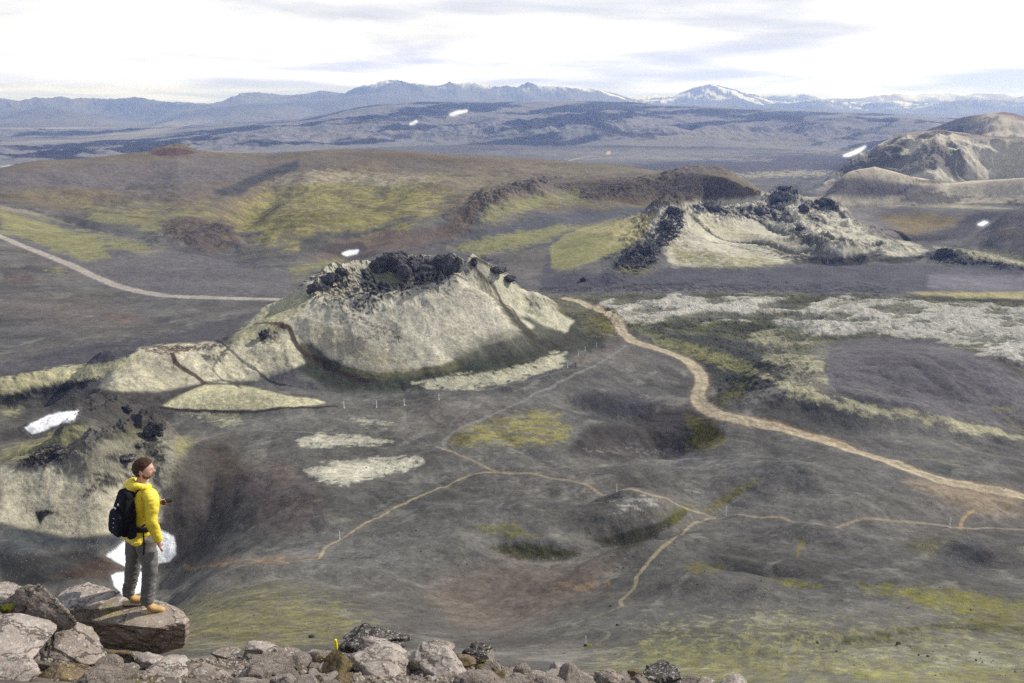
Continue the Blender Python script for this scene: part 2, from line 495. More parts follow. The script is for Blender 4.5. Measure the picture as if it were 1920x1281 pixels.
# left grooves
ridge(PL("-150,745 0,722 100,700 200,690 270,672", 5), [12, 12, 12, 10, 8], [6, 7, 7, 5, 1], sharp=0.5, rough=0.5, rscale=12)
ridge(PL("-150,775 0,752 90,735 180,708", 0), [9, 9, 9, 6], [-7, -8, -7, -2], sharp=0.5, rough=0.2)
ridge(PL("-100,850 0,820 120,800 180,765 260,745 320,735", 0), [10, 10, 11, 10, 9, 6], [5, 5, 6, 6, 4, 0], sharp=0.5, rough=0.4, rscale=8)
ridge(PL("30,820 80,800 150,770 200,745", -3), [11, 13, 12, 6], [-5, -6, -5, -1], sharp=0.3)
ridge(PL("140,860 180,820 225,775 245,765", 2), [8, 8, 7, 4], [6, 7, 7, 2], sharp=0.6, rough=0.5, rscale=6)
ridge(PL("190,905 230,850 290,820 330,830", 8), [10, 12, 10, 6], [4, 7, 8, 2], sharp=0.6, rough=0.9, rscale=6)
ridge(PL("-100,890 0,862 60,872 120,868 180,850", 6), [9, 9, 9, 9, 6], [-4, -4, -5, -3, -1], sharp=0.4, rough=0.4)
ridge(PL("-60,930 60,905 150,900 260,890 330,850", 8), [22, 24, 24, 20, 10], [5, 6, 6, 5, 2], sharp=0.2, rough=0.3)
ridge(PL("-60,1010 60,1000 150,1000 230,990 300,960", 4), [16, 18, 18, 16, 12], [2, -4, -4, -4, 0], sharp=0.2)
ridge(PL("320,1030 340,960 360,900 400,850", 0), [16, 22, 20, 12], [-2, -2.5, -2, 0], sharp=0.1)
ridge(PL("300,850 340,900 330,960", 5), [9, 9, 6], [4, 3, 0], sharp=0.2)
bump(120, 1075, 2, 40, 14, 7, rot=-0.2, rough=0.2, rscale=12)

# ---- gentle forms of the near plain
bump(1190, 960, 9, 22, 15, 6, rot=0.5, rough=0.1, rscale=10, pw=0.8)
ridge(PL("1120,1020 1180,1026 1240,1000 1290,968", 9), 7, [-2, -4, -3, -1], sharp=0.2)
ridge(PL("1300,968 1350,940 1420,895", 8), 8, [-1, -3, -1], sharp=0.2)
ridge(PL("900,1000 950,1025 1020,1035 1090,1045", 12), 7, [-1, -3, -3, -1], sharp=0.2)
bump(1720, 720, 2, 92, 62, 13, rough=0.05, rscale=40, pw=0.8)
bump(1640, 790, 2, 50, 16, 4, rot=-0.4)
bump(1480, 770, 2, 40, 24, 5)
bump(1240, 830, -3, 34, 18, -6, rough=0.15)
bump(1150, 762, -2, 32, 13, -4)
bump(1650, 960, 8, 40, 16, 3, rot=0.2)
bump(1500, 900, 5, 44, 26, 4)
bump(1250, 890, 5, 30, 18, 3)
bump(1300, 1100, 20, 20, 12, 3)
bump(1820, 1055, 14, 16, 8, -2.5)
ridge(PL("1500,1215 1600,1190 1750,1165 1920,1160", 38), 6, [-0.5, -2.0, -2.0, -1.5], sharp=0.2)
bump(1700, 1190, 36, 24, 6, 2.0, rot=0.05)
bump(620, 930, 6, 30, 16, 3, rot=0.3)
bump(950, 960, 8, 30, 16, 2.5)

ridge(PL("1080,890 1190,872 1260,866 1340,884", 5), 13, [0, 2.2, 2.6, 0], sharp=.25)
ridge(PL("1000,900 1080,925 1130,965 1150,1000", 8), 9, [0, -1.2, -1.6, -.5], sharp=.2)
ridge(PL("1345,935 1420,915 1500,905 1570,930 1590,955", 6), 12, [0, 1.6, 1.9, 1.2, 0], sharp=.25)
ridge(PL("1690,950 1740,920 1800,935 1860,960", 7), 12, [0, 1.3, 1.2, 0], sharp=.25)
ridge(PL("1030,1140 1100,1090 1180,1050 1290,995", 14), 6, [.5, 2.2, 2.4, .6], sharp=.5)
ridge(PL("1400,1020 1470,1000 1530,1004 1600,1020 1680,1040", 12), 10, [0, 2.4, 2.8, 2, 0], sharp=.3)
ridge(PL("1250,1030 1330,1040 1400,1080 1450,1100", 16), 6, [0, -1.8, -2.0, -.5], sharp=.3)
ridge(PL("1180,1110 1300,1115 1420,1135 1560,1140", 23), 8, [0, 2.0, 2.2, 0], sharp=.3)
ridge(PL("640,1060 760,1040 860,1010 900,980", 13), 8, [0, 2.2, 2.4, 0], sharp=.3)
ridge(PL("340,1110 450,1075 600,1062 720,1080 800,1110", 20), 7, [0, 2.2, 2.6, 2.2, 0], sharp=.3)
ridge(PL("380,1000 480,985 600,975 700,930", 8), 10, [0, 1.8, 2.2, 0], sharp=.3)
ridge(PL("1380,830 1440,850 1500,880 1520,905", 4), 8, [0, -1.6, -1.6, 0], sharp=.3)
ridge(PL("1650,850 1760,870 1860,905", 6), 8, [0, 1.8, 0], sharp=.3)

# mask maps needed for roughness of the ground
near = sstep(1500, 900, R2)
far_ok = sstep(60, 120, R2)
Z += (fbm(X, Y, 60, 4, 50) * 1.3 + fbm(X, Y, 14, 4, 52) * 0.30) * sstep(90, 260, R2) * sstep(2600, 1500, R2)
Z += fbm(X, Y, 3.0, 4, 53) * 0.12 * sstep(1400, 600, R2) * sstep(40, 100, R2)

_xs = X + .8 * Z; _ys = Y + 1.25 * Z
LAV = fbm(_xs, _ys, 8, 4, 400, 0.6, ridged=True) - 0.15
LAVS = fbm(_xs, _ys, 3.4, 3, 405, 0.6, ridged=True) - 0.15
_xr = X * 0.96 + Y * 0.28; _yr = -X * 0.28 + Y * 0.96
FLD = fbm(_xr / 1.7, _yr, 30, 6, 420, 0.58, ridged=True) - 0.15
_uu, _vv = project(X, Y, Z)
def win(a, b, c, d, e): return sstep(a - e, a + e, _uu) * sstep(b + e, b - e, _uu) * sstep(c - e * .4, c + e * .4, _vv) * sstep(d + e * .4, d - e * .4, _vv)
_fw = np.clip(win(1110, 2100, 556, 632, 30) + win(1330, 1540, 620, 760, 30) + win(1850, 2100, 600, 690, 40), 0, 1) * (R2 > 250) * (R2 < 620)
Z += _fw * FLD * 5.0
Z += sstep(100, 160, R2) * sstep(420, 330, R2) * (fbm(X * 0.8 + Y * 0.6, (Y * 0.8 - X * 0.6) / 2.2, 26, 4, 430, .5) * 1.7 + fbm(X, Y, 8, 3, 431, .5) * 0.35 - 1.6 * np.maximum(0, fbm(X * .85 + Y * .5, (Y * .85 - X * .5) / 1.8, 34, 3, 433, .5, ridged=True) - .25))

# ---- far country
Z += fbm(X, Y, 500, 5, 60) * 9 * sstep(1700, 2600, R2) * sstep(4200, 3000, R2)
f_all = None
PLAT = [(-900, 300, 4600), (-300, 296, 4600), (0, 285, 4600), (100, 270, 4700), (200, 258, 4800), (280, 250, 5000), (360, 240, 5200), (450, 233, 5500), (560, 224, 5800), (640, 207, 6000), (700, 197, 6100), (760, 192, 6200),
        (850, 190, 6300), (900, 190, 6300), (990, 190, 6300), (1100, 189, 6200), (1180, 191, 6200), (1250, 197, 6200), (1420, 203, 6100), (1560, 210, 5900), (1640, 212, 5800), (1700, 216, 5500), (1800, 222, 5300), (1950, 226, 5200), (2500, 228, 5200)]
Z, P_plat = hill(Z, PLAT, None, 2500, rough=60, rs_scale=900, seed=61, footr=0.56, power=0.7)
rr_ = sstep(2400, 3300, R2) * sstep(9000, 6200, R2)
Z += rr_ * P_plat * (1 - P_plat) * 4 * (fbm(X + 0.5 * Y, Y, 420, 5, 66, 0.55, ridged=True) - 0.3) * 30
# escarpment of gullied cliffs along the plateau foot
esc = sstep(0.10, 0.20, P_plat) * sstep(0.52, 0.30, P_plat) * (R2 < 6500)
Z += esc * (fbm(X * 3.2, Y * 0.8, 380, 4, 68, 0.5, ridged=True) - 0.1) * 16
MID = [(-900, 205, 9500), (-200, 240, 9500), (-60, 232, 9500), (0, 220, 9500), (50, 208, 9500), (110, 204, 9500), (180, 212, 9400), (240, 228, 9300), (290, 240, 9200), (330, 249, 9200), (500, 262, 9200), (2500, 262, 9200)]
Z, P_mid = hill(Z, MID, None, 1500, rough=110, rs_scale=1500, seed=71, footr=0.84)
MID2 = [(-900, 262, 10500), (200, 250, 10500), (300, 225, 10500), (350, 207, 10584), (400, 200, 10668), (450, 195, 10752), (520, 192, 10836), (560, 188, 10920), (600, 186, 10920), (640, 183, 10920), (665, 178, 10920), (695, 177, 10920), (740, 184, 10920), (800, 190, 10920), (900, 196, 10920), (2500, 230, 10920)]
Z, P_mid2 = hill(Z, MID2, None, 2500, rough=150, rs_scale=1800, seed=75, footr=0.8)
RNG = [(-900, 205, 13600), (-200, 208, 13600), (0, 200, 13600), (40, 198, 13600), (75, 191, 13600), (130, 190, 13600), (150, 195, 13600), (200, 195, 13600), (250, 188, 13600), (300, 196, 13600), (340, 201, 13600), (400, 204, 13600), (430, 200, 13600), (450, 183, 13600), (500, 181, 13600),
       (560, 180, 13600), (600, 175, 13600), (650, 181, 13600), (690, 172, 13260), (715, 162, 12920), (725, 157, 12920), (750, 154, 12920), (790, 160, 12920), (820, 162, 12920), (843, 156, 12920), (870, 163, 12920), (905, 165, 12920), (925, 175, 12920), (960, 178, 12920), (975, 173, 12920), (990, 165, 12920), (1010, 167, 12920), (1070, 165, 12920), (1110, 168, 13260),
       (1160, 180, 13600), (1200, 190, 14280), (1260, 186, 14280), (1280, 176, 14280), (1300, 167, 14280), (1330, 159, 14280), (1380, 170, 14280), (1410, 180, 14280), (1440, 190, 14280), (1500, 196, 14280), (1700, 200, 14280), (2500, 205, 14280)]
Z, P_rng = hill(Z, RNG, None, 3000, rough=210, rs_scale=2000, seed=81, footr=0.83)
SNW = [(-900, 205, 18500), (1000, 200, 18500), (1150, 186, 18500), (1180, 184, 18500), (1220, 183, 18500), (1300, 185, 18500), (1400, 177, 18500), (1430, 178, 18500), (1500, 180, 18500), (1540, 186, 18500), (1600, 188, 18500), (1650, 184, 18500), (1680, 178, 18500), (1720, 180, 18500), (1740, 176, 18500), (1790, 180, 18500), (1830, 177, 18500), (1920, 180, 18500), (2500, 178, 18500)]
Z, P_snw = hill(Z, SNW, None, 4000, rough=200, rs_scale=1600, seed=91, footr=0.85)

# ---- projected pixel of every vertex and quick ray hits
TE = (Z - HC) / R2
U, V = project(X, Y, Z)


def hit(u, v):
    az, te = pix_dir(u, v)
    f = np.interp(float(az), AZ, np.arange(NA)); i = int(min(f, NA - 1.001)); f -= i
    col = TE[i] * (1 - f) + TE[i + 1] * f
    k = np.nonzero(col >= te)[0]
    k = k[k > 0]
    if len(k) == 0:
        return None
    k = int(k[0])
    t = (te - col[k - 1]) / (col[k] - col[k - 1] + 1e-12); t = min(max(t, 0), 1)
    r = RS[k - 1] + (RS[k] - RS[k - 1]) * t
    return float(r * math.sin(az)), float(r * math.cos(az)), float(HC + te * r)


def ground_z(x, y):
    """height of the built surface under world (x, y)"""
    az = math.atan2(x, y); r = math.hypot(x, y)
    f = float(np.interp(az, AZ, np.arange(NA))); i = int(min(f, NA - 1.001)); f -= i
    g = float(np.interp(r, RS, np.arange(NR))); j = int(min(g, NR - 1.001)); g -= j
    return float((Z[i, j] * (1 - f) + Z[i + 1, j] * f) * (1 - g) + (Z[i, j + 1] * (1 - f) + Z[i + 1, j + 1] * f) * g)


# ------------------------------------------------------------------ ground cover (base colours, real places)
def lin(c, k=0.66):
    c = np.array(c, float) / 255.0
    return np.where(c <= 0.04045, c / 12.92, ((c + 0.055) / 1.055) ** 2.4) * k


ASH = (108, 106, 101); ASHD = (67, 67, 65); ASHB = (113, 106, 97); PALE = (206, 200, 178); WHITE_M = (212, 208, 196)
YEL = (144, 141, 92); OLIVE = (108, 104, 58); BROWN = (122, 110, 86); BLACK = (44, 42, 45); DGREEN = (58, 62, 50)
TAN = (178, 160, 128); RED = (92, 58, 52); ORANGE = (160, 130, 88); GREYB = (84, 86, 94); MGREEN = (128, 130, 70)

n_big = fbm(X, Y, 90, 4, 101); n_mid = fbm(X, Y, 22, 4, 102); XS = X + .8 * Z; YS = Y + 1.25 * Z; n_sml = fbm(XS, YS, 5, 4, 103, 0.6); n_fin = fbm(XS, YS, 2.2, 2, 104, 0.6)
print('std', n_sml.std(), n_fin.std(), fbm(X, Y, 6, 6, 1, .68).std())
n_far = fbm(X, Y, 700, 5, 105, 0.6)
COL = np.empty(X.shape + (3,), np.float32)
COL[:] = lin(ASH)
MASK = np.zeros(X.shape, np.float32)      # lava / rubble roughness
MOSS = np.zeros(X.shape, np.float32)


def mixto(I, c, w):
    COL[I] += (lin(c) - COL[I]) * np.asarray(w)[..., None]


ALL = (slice(None), slice(None))
mixto(ALL, ASHB, np.clip(0.25 + 1.3 * n_big, 0, 0.8))
mixto(ALL, ASHD, np.clip(0.25 + 1.0 * fbm(X, Y, 60, 4, 107), 0, 0.6))
_wx = X + 9 * fbm(X, Y, 50, 2, 111); _wy = Y + 9 * fbm(X, Y, 50, 2, 112)
n_str = fbm((_wx * .8 + _wy * .6) / 2.4, (-_wx * .6 + _wy * .8) / .9, 18, 3, 113, .5)
mixto(ALL, (62, 63, 61), .38 * sstep(.10, .35, fbm(_wx / 2.2, _wy, 26, 4, 118, .55)) * sstep(1200, 600, R2))
COL *= (1 + 0.30 * n_mid + 0.20 * n_sml + .34 * n_str)[..., None].astype(np.float32)
mixto(ALL, (148, 147, 138), .38 * sstep(.16, .42, fbm((_wx * .7 + _wy * .7) / 2, (-_wx * .7 + _wy * .7), 9, 4, 114, .6)) * sstep(900, 500, R2))


def zs(a): return ((a - a[::7, ::7].mean()) / a[::7, ::7].std()).astype(np.float32)


FIELDS = {'lav': -zs(LAV), 'lavs': -zs(LAVS), 'field': zs(FLD)}


def ppf(p):
    p = min(max(p, 0.002), 0.998); t = math.log(p / (1 - p)); return 0.6 * t


def pip(px, py, poly):
    c = np.zeros(px.shape, bool)
    n = len(poly)
    for i in range(n):
        x0, y0 = poly[i]; x1, y1 = poly[(i + 1) % n]
        if y0 == y1:
            continue
        c ^= ((y0 > py) != (y1 > py)) & (px < (x1 - x0) * (py - y0) / (y1 - y0) + x0)
    return c


def parse(s):
    return [(float(a.split(',')[0]), float(a.split(',')[1])) for a in s.split()]


def region(s, grow, rr=None):
    """vertices near a region outlined in photograph pixels, at the distance where that outline lies on the ground"""
    poly = parse(s)
    us = [p[0] for p in poly]; vs = [p[1] for p in poly]
    u0, u1, v0, v1 = min(us) - grow, max(us) + grow, min(vs) - grow, max(vs) + grow
    if rr is None:
        rl = []
        gu, gv = np.meshgrid(np.linspace(min(us), max(us), 9), np.linspace(min(vs), max(vs), 9))
        gu, gv = gu.ravel(), gv.ravel(); ins = pip(gu, gv, poly)
        cand = [(a, b) for a, b, c in zip(gu, gv, ins) if c] + poly
        for a, b in cand:
            h = hit(a, b)
            if h:
                rl.append(math.hypot(h[0], h[1]))
        if not rl:
            return None
        rr = (np.percentile(rl, 6) * 0.86, np.percentile(rl, 94) * 1.16)
    a0, a1 = pix_dir(u0, 700)[0], pix_dir(u1, 700)[0]
    i0 = max(0, np.searchsorted(AZ, min(pix_dir(u0, v0)[0], pix_dir(u0, v1)[0])) - 1); i1 = min(NA, np.searchsorted(AZ, max(pix_dir(u1, v0)[0], pix_dir(u1, v1)[0])) + 1)
    j0 = max(0, np.searchsorted(RS, rr[0]) - 1); j1 = min(NR, np.searchsorted(RS, rr[1]) + 1)
    sub = (slice(i0, i1), slice(j0, j1))
    m = (U[sub] > u0) & (U[sub] < u1) & (V[sub] > v0) & (V[sub] < v1)
    ii, jj = np.nonzero(m)
    if len(ii) == 0:
        return None
    return (ii + i0, jj + j0), poly


def patch(s, c, soft=8, amp=10, scale=12, cover=1.0, a=1.0, tex=None, stretch=(1, 1), seed=200, mask=None, moss=None, rr=None, rotn=0.0, tsharp=0.12):
    q = region(s, soft * 1.5 + amp * 2.4, rr)
    if q is None:
        return
    I, poly = q
    u, v = U[I], V[I]
    if tex == 'lavs' and np.mean([p[1] for p in poly]) < 520:
        tex = 'lav'
    d = seg_dist(u, v, poly, closed=True)
    d = np.where(pip(u, v, poly), d, -d)
    x, y = XS[I], YS[I]
    if amp:
        d = d + amp * 1.6 * fbm(x, y, scale, 6, abs(seed), 0.66)
    w = sstep(-soft, soft, d)
    if cover < 1.0:
        cs, sn = math.cos(rotn), math.sin(rotn)
        xr = (cs * x + sn * y) / stretch[0]; yr = (-sn * x + cs * y) / stretch[1]
        n = 0 if isinstance(tex, str) else fbm(xr, yr, tex or scale * 0.4, 6, abs(seed) + 7, 0.68)
        th = ppf(1 - cover)
        if tex in ('lav', 'lavs', 'field'):
            n = FIELDS[tex][I] + 0.5 * n_fin[I]
        else:
            n = n / 0.21
        if seed < 0:
            n = -n
        edge = sstep(-soft, soft + amp * 1.5, d)
        w = .68 * sstep(th - tsharp * 3, th + tsharp * 3, n - 1.3 * (1 - edge) ** 1.5) * sstep(-soft, 0, d) + .32 * edge * sstep(.2, .9, cover + .15)
    w = w * a
    if rr is None or rr[0] < 1500:
        sh = 1 + 0.22 * n_sml[I] + 0.25 * n_mid[I] + 0.12 * n_fin[I]
    else:
        sh = np.ones_like(w)
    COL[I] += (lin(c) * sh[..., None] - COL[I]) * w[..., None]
    if mask is not None:
        MASK[I] = MASK[I] * (1 - w) + mask * w
    MOSS[I] = MOSS[I] * (1 - w) + (moss if moss is not None else 0.0) * w


RLINES = []
# -- far country first
W_ = sstep(1900, 2600, R2) * 0.9
mixto(ALL, (112, 110, 108), W_)
mixto(ALL, (78, 76, 74), W_ * np.clip(0.3 + 1.6 * n_far, 0, 0.9))
pw = (P_plat > 0.03) & (R2 < 9000)
I = np.nonzero(pw)
COL[I] = lin((128, 126, 128))
st = fbm((X[I] * 0.8 + 0.6 * Y[I]) / 2.0, (-0.6 * X[I] + 0.8 * Y[I]) / 0.8, 560, 6, 120, 0.56)
mixto(I, (34, 34, 42), sstep(0.02, 0.10, st) * 0.92)
mixto(I, (140, 134, 112), sstep(0.12, 0.3, -st) * 0.5)
I = np.nonzero(esc > 0.05)
st = fbm(X[I] * 3.2, Y[I] * 0.8, 380, 4, 68, 0.5, ridged=True)
mixto(I, (60, 62, 60), esc[I] * sstep(0.2, -0.2, st) * 0.8)
I = np.nonzero(R2 > 7800)
COL[I] = lin((120, 116, 110))
mixto(I, (88, 86, 88), sstep(-0.1, 0.3, fbm(X[I], Y[I], 1500, 5, 125)) * 0.8)
mixto(I, (205, 190, 150), sstep(0.12, 0.0, (P_mid + P_mid2 + P_rng)[I]) * sstep(0.0, 0.3, fbm(X[I], Y[I], 2500, 4, 126)) * 0.7)
snow = sstep(0.06, 0.12, fbm((X + .5 * Y) / 1.0, (Y - .5 * X) / 3, 300, 5, 130, 0.6) + 0.10 * (P_rng - 0.5) + .17 * sstep(azp(690), azp(730), A2) * sstep(azp(960), azp(900), A2))
mixto(ALL, (245, 246, 250), snow * sstep(0.35, 0.6, P_rng) * (R2 > 11300) * (R2 < 15600) * sstep(azp(660), azp(720), A2) * 0.95)
snow2 = sstep(-0.05, 0.1, fbm(X, Y * 0.6, 1300, 5, 131, 0.6) + 0.7 * (P_snw - 0.62))
mixto(ALL, (245, 246, 250), snow2 * sstep(0.3, 0.5, P_snw) * (R2 > 15600))

exec_patches = True
#PATCHES
# -- middle distance: the brown hill
I = np.nonzero((P_brown > 0.02) & (R2 < 2000))
wv = sstep(0.02, 0.15, P_brown[I])
mixto(I, BROWN, wv)
mixto(I, (108, 100, 96), wv * np.clip(0.2 + 1.4 * fbm(X[I], Y[I], 120, 4, 140), 0, 0.9))
mixto(I, (92, 86, 68), wv * np.clip(0.1 + 1.2 * fbm(X[I] / 1.5, Y[I], 40, 5, 141, .6), 0, 0.8))
patch("0,330 100,310 300,300 480,300 500,330 400,345 250,340 130,350 0,345", (112, 106, 106), 10, 12, 70, a=.75)
patch("170,345 400,330 450,345 420,380 250,375", (110, 104, 102), 14, 12, 70, a=.6)
patch("100,370 180,385 260,380 390,375 410,420 370,450 280,440 200,425 150,405", YEL, 10, 14, 40, 0.62, .8, tex=22, moss=.6)
patch("400,450 440,395 480,362 540,335 640,325 820,335 850,365 800,425 700,465 560,475 480,462", (158, 150, 88), 14, 18, 50, 0.62, .98, tex=20, moss=.7)
patch("420,440 480,380 600,350 760,345 800,370 740,420 600,450", OLIVE, 10, 10, 40, 0.45, .7, tex=22, moss=.7)
patch("430,400 520,370 620,400 740,370 820,360 800,400 700,430 600,420 500,440", (96, 88, 58), 12, 14, 30, .42, .85, tex=14, stretch=(2.5, 1), seed=290)
patch("150,400 240,385 340,400 400,430 300,430", (100, 90, 64), 10, 12, 30, .4, .8, tex=14, stretch=(2.5, 1), seed=292)
patch("500,345 540,325 620,318 800,326 830,340 740,352 620,345 540,352", (170, 160, 138), 5, 6, 22, 0.6, .8, tex=12)
patch("400,358 440,345 500,318 560,300 560,315 500,335 450,368 415,368", (66, 66, 70), 5, 5, 20, a=.85)
patch("560,450 600,435 690,432 770,402 790,405 740,425 660,450 590,478 560,475", (72, 74, 76), 6, 8, 20, a=.85)
patch("440,440 490,432 500,440 470,450", (76, 76, 76), 5, 5, 20, a=.8)
patch("600,478 620,450 680,445 740,430 830,430 860,440 760,470 640,490 560,490", (112, 96, 84), 6, 8, 24, a=.8)
patch("600,470 625,455 680,455 690,470 640,482", (78, 68, 64), 4, 4, 14, a=.85)
patch("300,420 350,405 440,420 450,460 400,475 330,455", (98, 84, 76), 8, 10, 16, a=.85, mask=.5)
patch("360,420 420,412 440,440 410,462 380,450", (66, 58, 58), 5, 10, 12, .5, .9, tex=8, mask=.7)
patch("540,500 600,490 660,478 640,495 560,515 545,512", YEL, 5, 5, 16, .7, .9, moss=.6)
patch("820,330 1000,310 1180,320 1160,335 1000,330 860,365", (138, 128, 104), 8, 8, 50, .7, .7)
patch("640,290 740,283 860,296 960,305 860,308 700,300", (104, 88, 62), 5, 6, 40, a=.75)
patch("280,285 330,277 375,286 350,292 300,293", (92, 66, 58), 3, 4, 12, a=.9, mask=.6)
patch("860,400 880,372 930,350 1020,328 1050,335 980,358 930,380 900,410 870,420", (62, 54, 48), 5, 9, 14, .66, .9, tex='lavs', mask=.9)
patch("820,430 860,395 900,380 880,430 830,450", (104, 88, 68), 8, 8, 20, a=.7)
patch("1040,345 1150,335 1260,330 1340,328 1400,345 1430,370 1340,375 1200,385 1080,375", (98, 84, 60), 6, 9, 22, a=.85, mask=.6)
patch("1040,350 1150,338 1260,335 1340,330 1390,350 1340,370 1200,375 1080,372", (52, 46, 42), 5, 8, 14, .52, .9, tex='lavs', mask=.9)
patch("900,412 920,385 1000,365 1080,355 1100,378 1000,395 930,418", YEL, 6, 9, 24, .8, .85, moss=.7)
patch("1080,380 1150,385 1240,378 1340,372 1240,392 1120,396", (120, 112, 62), 5, 6, 20, .7, .8, moss=.6)
patch("850,452 930,425 1040,402 1180,388 1300,380 1240,396 1180,412 1040,425 900,448", (84, 86, 90), 7, 7, 30, a=.85)
patch("1100,300 1170,308 1190,318 1140,315", OLIVE, 4, 5, 16, .6, .9)
# grey slope on the left
patch("0,385 160,425 380,478 540,510 560,560 400,565 250,555 0,450", (106, 102, 104), 10, 8, 40, a=.7)
patch("0,392 60,405 150,432 250,452 310,470 290,478 200,465 205,488 170,495 100,470 50,452 0,440", YEL, 4, 7, 22, .82, .9, tex=14, moss=.6)
patch("80,505 110,500 130,508 110,515", YEL, 4, 5, 12, .7, .9, moss=.6)
patch("0,384 70,398 150,425 220,445 330,468 300,462 180,432 60,405 0,392", (150, 142, 118), 3, 4, 16, a=.75)
patch("0,384 60,390 140,415 250,448 400,480 540,505 480,500 340,475 200,440 100,412", (70, 66, 68), 3, 4, 14, .6, .8)
patch("0,500 50,505 80,530 40,540 0,535", (84, 68, 62), 6, 10, 16, .6, .8)
patch("0,560 120,545 260,580 300,610 180,620 60,610 0,600", (112, 100, 92), 22, 12, 30, a=.4)
patch("200,590 260,598 240,610 190,600", (140, 108, 90), 5, 6, 14, .6, .6)
patch("0,685 90,655 260,635 420,600 520,575 540,590 470,640 420,655 290,655 180,685 0,722", (80, 78, 81), 5, 8, 20, a=.85)
patch("60,665 100,655 300,632 420,605 300,625 120,650", (140, 134, 132), 4, 6, 14, .5, .5)
# grey ground around the cone's far side
patch("560,560 600,515 700,470 850,455 1000,470 1040,520 1000,545", (104, 99, 98), 10, 8, 40, a=.5)
patch("840,465 880,452 980,432 1060,420 1085,424 1050,445 980,465 900,480", YEL, 4, 6, 18, .85, .9, moss=.6)
patch("930,480 1000,468 1030,478 1000,500 960,505", (110, 108, 70), 8, 12, 14, .4, .7)
patch("1010,520 1030,470 1040,445 1090,425 1060,455 1032,500 1045,512", (86, 84, 90), 5, 5, 14, a=.8)
patch("1033,500 1032,462 1060,440 1120,422 1190,412 1230,398 1215,430 1180,462 1120,488 1060,507", YEL, 3, 4, 12, a=.95, moss=.6)
patch("1080,430 1160,412 1230,395 1225,425 1200,450 1140,462 1150,440", (182, 172, 124), 8, 6, 12, a=.85, moss=.6)
patch("1130,428 1165,420 1175,428 1150,436", (110, 96, 84), 4, 5, 8, .5, .7)
# dark ash stream
patch("1000,520 1100,510 1240,505 1400,500 1600,495 1800,492 1920,505 1920,552 1500,550 1200,552 1020,548", (84, 82, 88), 6, 8, 24, a=.95)
patch("1000,535 1200,525 1500,530 1700,535 1650,555 1300,555 1010,556", (58, 56, 60), 5, 8, 12, .5, .8, tex=7, mask=.8)
patch("1060,545 1300,538 1500,545 1500,556 1200,560", (150, 146, 140), 4, 8, 8, .36, .8, tex='lavs', mask=.8)
patch("1740,515 1820,513 1920,522 1920,545 1800,544 1740,540", (120, 116, 122), 6, 4, 30, a=.9)
patch("1700,550 1800,548 1920,548 1920,562 1800,560", (178, 168, 118), 4, 4, 14, a=.9, moss=.5)
patch("1740,556 1840,560 1920,562 1920,575 1840,572 1760,564", (56, 54, 48), 4, 4, 12, a=.8, mask=.6)
# lava field with pale moss
patch("1040,560 1120,555 1400,552 1700,558 1920,575 1920,660 1760,650 1640,632 1560,640 1500,660 1420,640 1300,630 1190,620 1130,585", (112, 112, 82), 6, 8, 24, a=.9, moss=.5, mask=.35)
patch("1090,560 1250,553 1500,553 1700,556 1920,572 1980,600 1960,665 1860,668 1760,650 1640,630 1560,640 1480,640 1300,625 1180,610", (62, 62, 54), 5, 9, 20, a=.85, moss=.4, mask=.5)
patch("1110,560 1250,553 1500,553 1700,556 1920,570 1980,600 1960,660 1860,668 1760,650 1640,630 1560,640 1480,640 1300,622 1180,608", (118, 118, 74), 6, 9, 20, .62, .8, tex='field', moss=.6)
patch("1105,562 1250,555 1450,555 1500,575 1400,602 1260,605 1170,603", WHITE_M, 8, 10, 16, .62, .95, tex='field', moss=.8)
patch("1440,590 1560,558 1700,562 1980,585 1980,665 1860,668 1740,645 1640,628 1520,640 1450,615", WHITE_M, 8, 10, 18, .56, .95, tex='field', moss=.8)
patch("1280,600 1500,590 1560,610 1500,635 1330,625", (66, 74, 66), 12, 10, 14, .6, .7, moss=.3)
patch("1190,625 1300,625 1420,650 1500,660 1480,700 1420,740 1350,760 1330,700 1290,665", (66, 68, 60), 8, 8, 20, a=.85, mask=.5)
patch("1200,622 1290,640 1380,670 1430,695 1400,705 1320,680 1240,650", YEL, 5, 6, 14, .78, .9, moss=.7)
patch("1400,620 1520,620 1560,640 1550,720 1500,740 1440,700", (176, 172, 142), 8, 10, 12, .52, .95, tex='field', moss=.7, mask=.4)
patch("1420,700 1500,720 1600,752 1700,770 1800,785 1915,820 1850,822 1700,785 1600,775 1500,755", (186, 180, 146), 5, 7, 12, .78, .95, tex=6, moss=.8)
patch("1850,650 1920,640 1920,690 1870,668", WHITE_M, 8, 8, 14, .6, .9)
patch("1340,760 1370,720 1420,700 1400,740 1360,770", (100, 98, 48), 8, 7, 10, .6, .9, moss=.6)
# smooth dome on the right
patch("1545,690 1560,650 1620,636 1680,632 1760,642 1850,672 1920,715 1920,800 1820,785 1700,765 1600,745 1555,725", (103, 99, 101), 4, 4, 20, a=.97)
patch("1600,660 1700,645 1820,690 1800,740 1660,720", (92, 89, 92), 30, 20, 40, a=.6)
patch("1860,760 1900,770 1920,800 1900,810", YEL, 10, 10, 14, .5, .8)
patch("1560,722 1640,748 1700,762 1640,756 1580,742", (64, 62, 66), 4, 4, 10, a=.7)
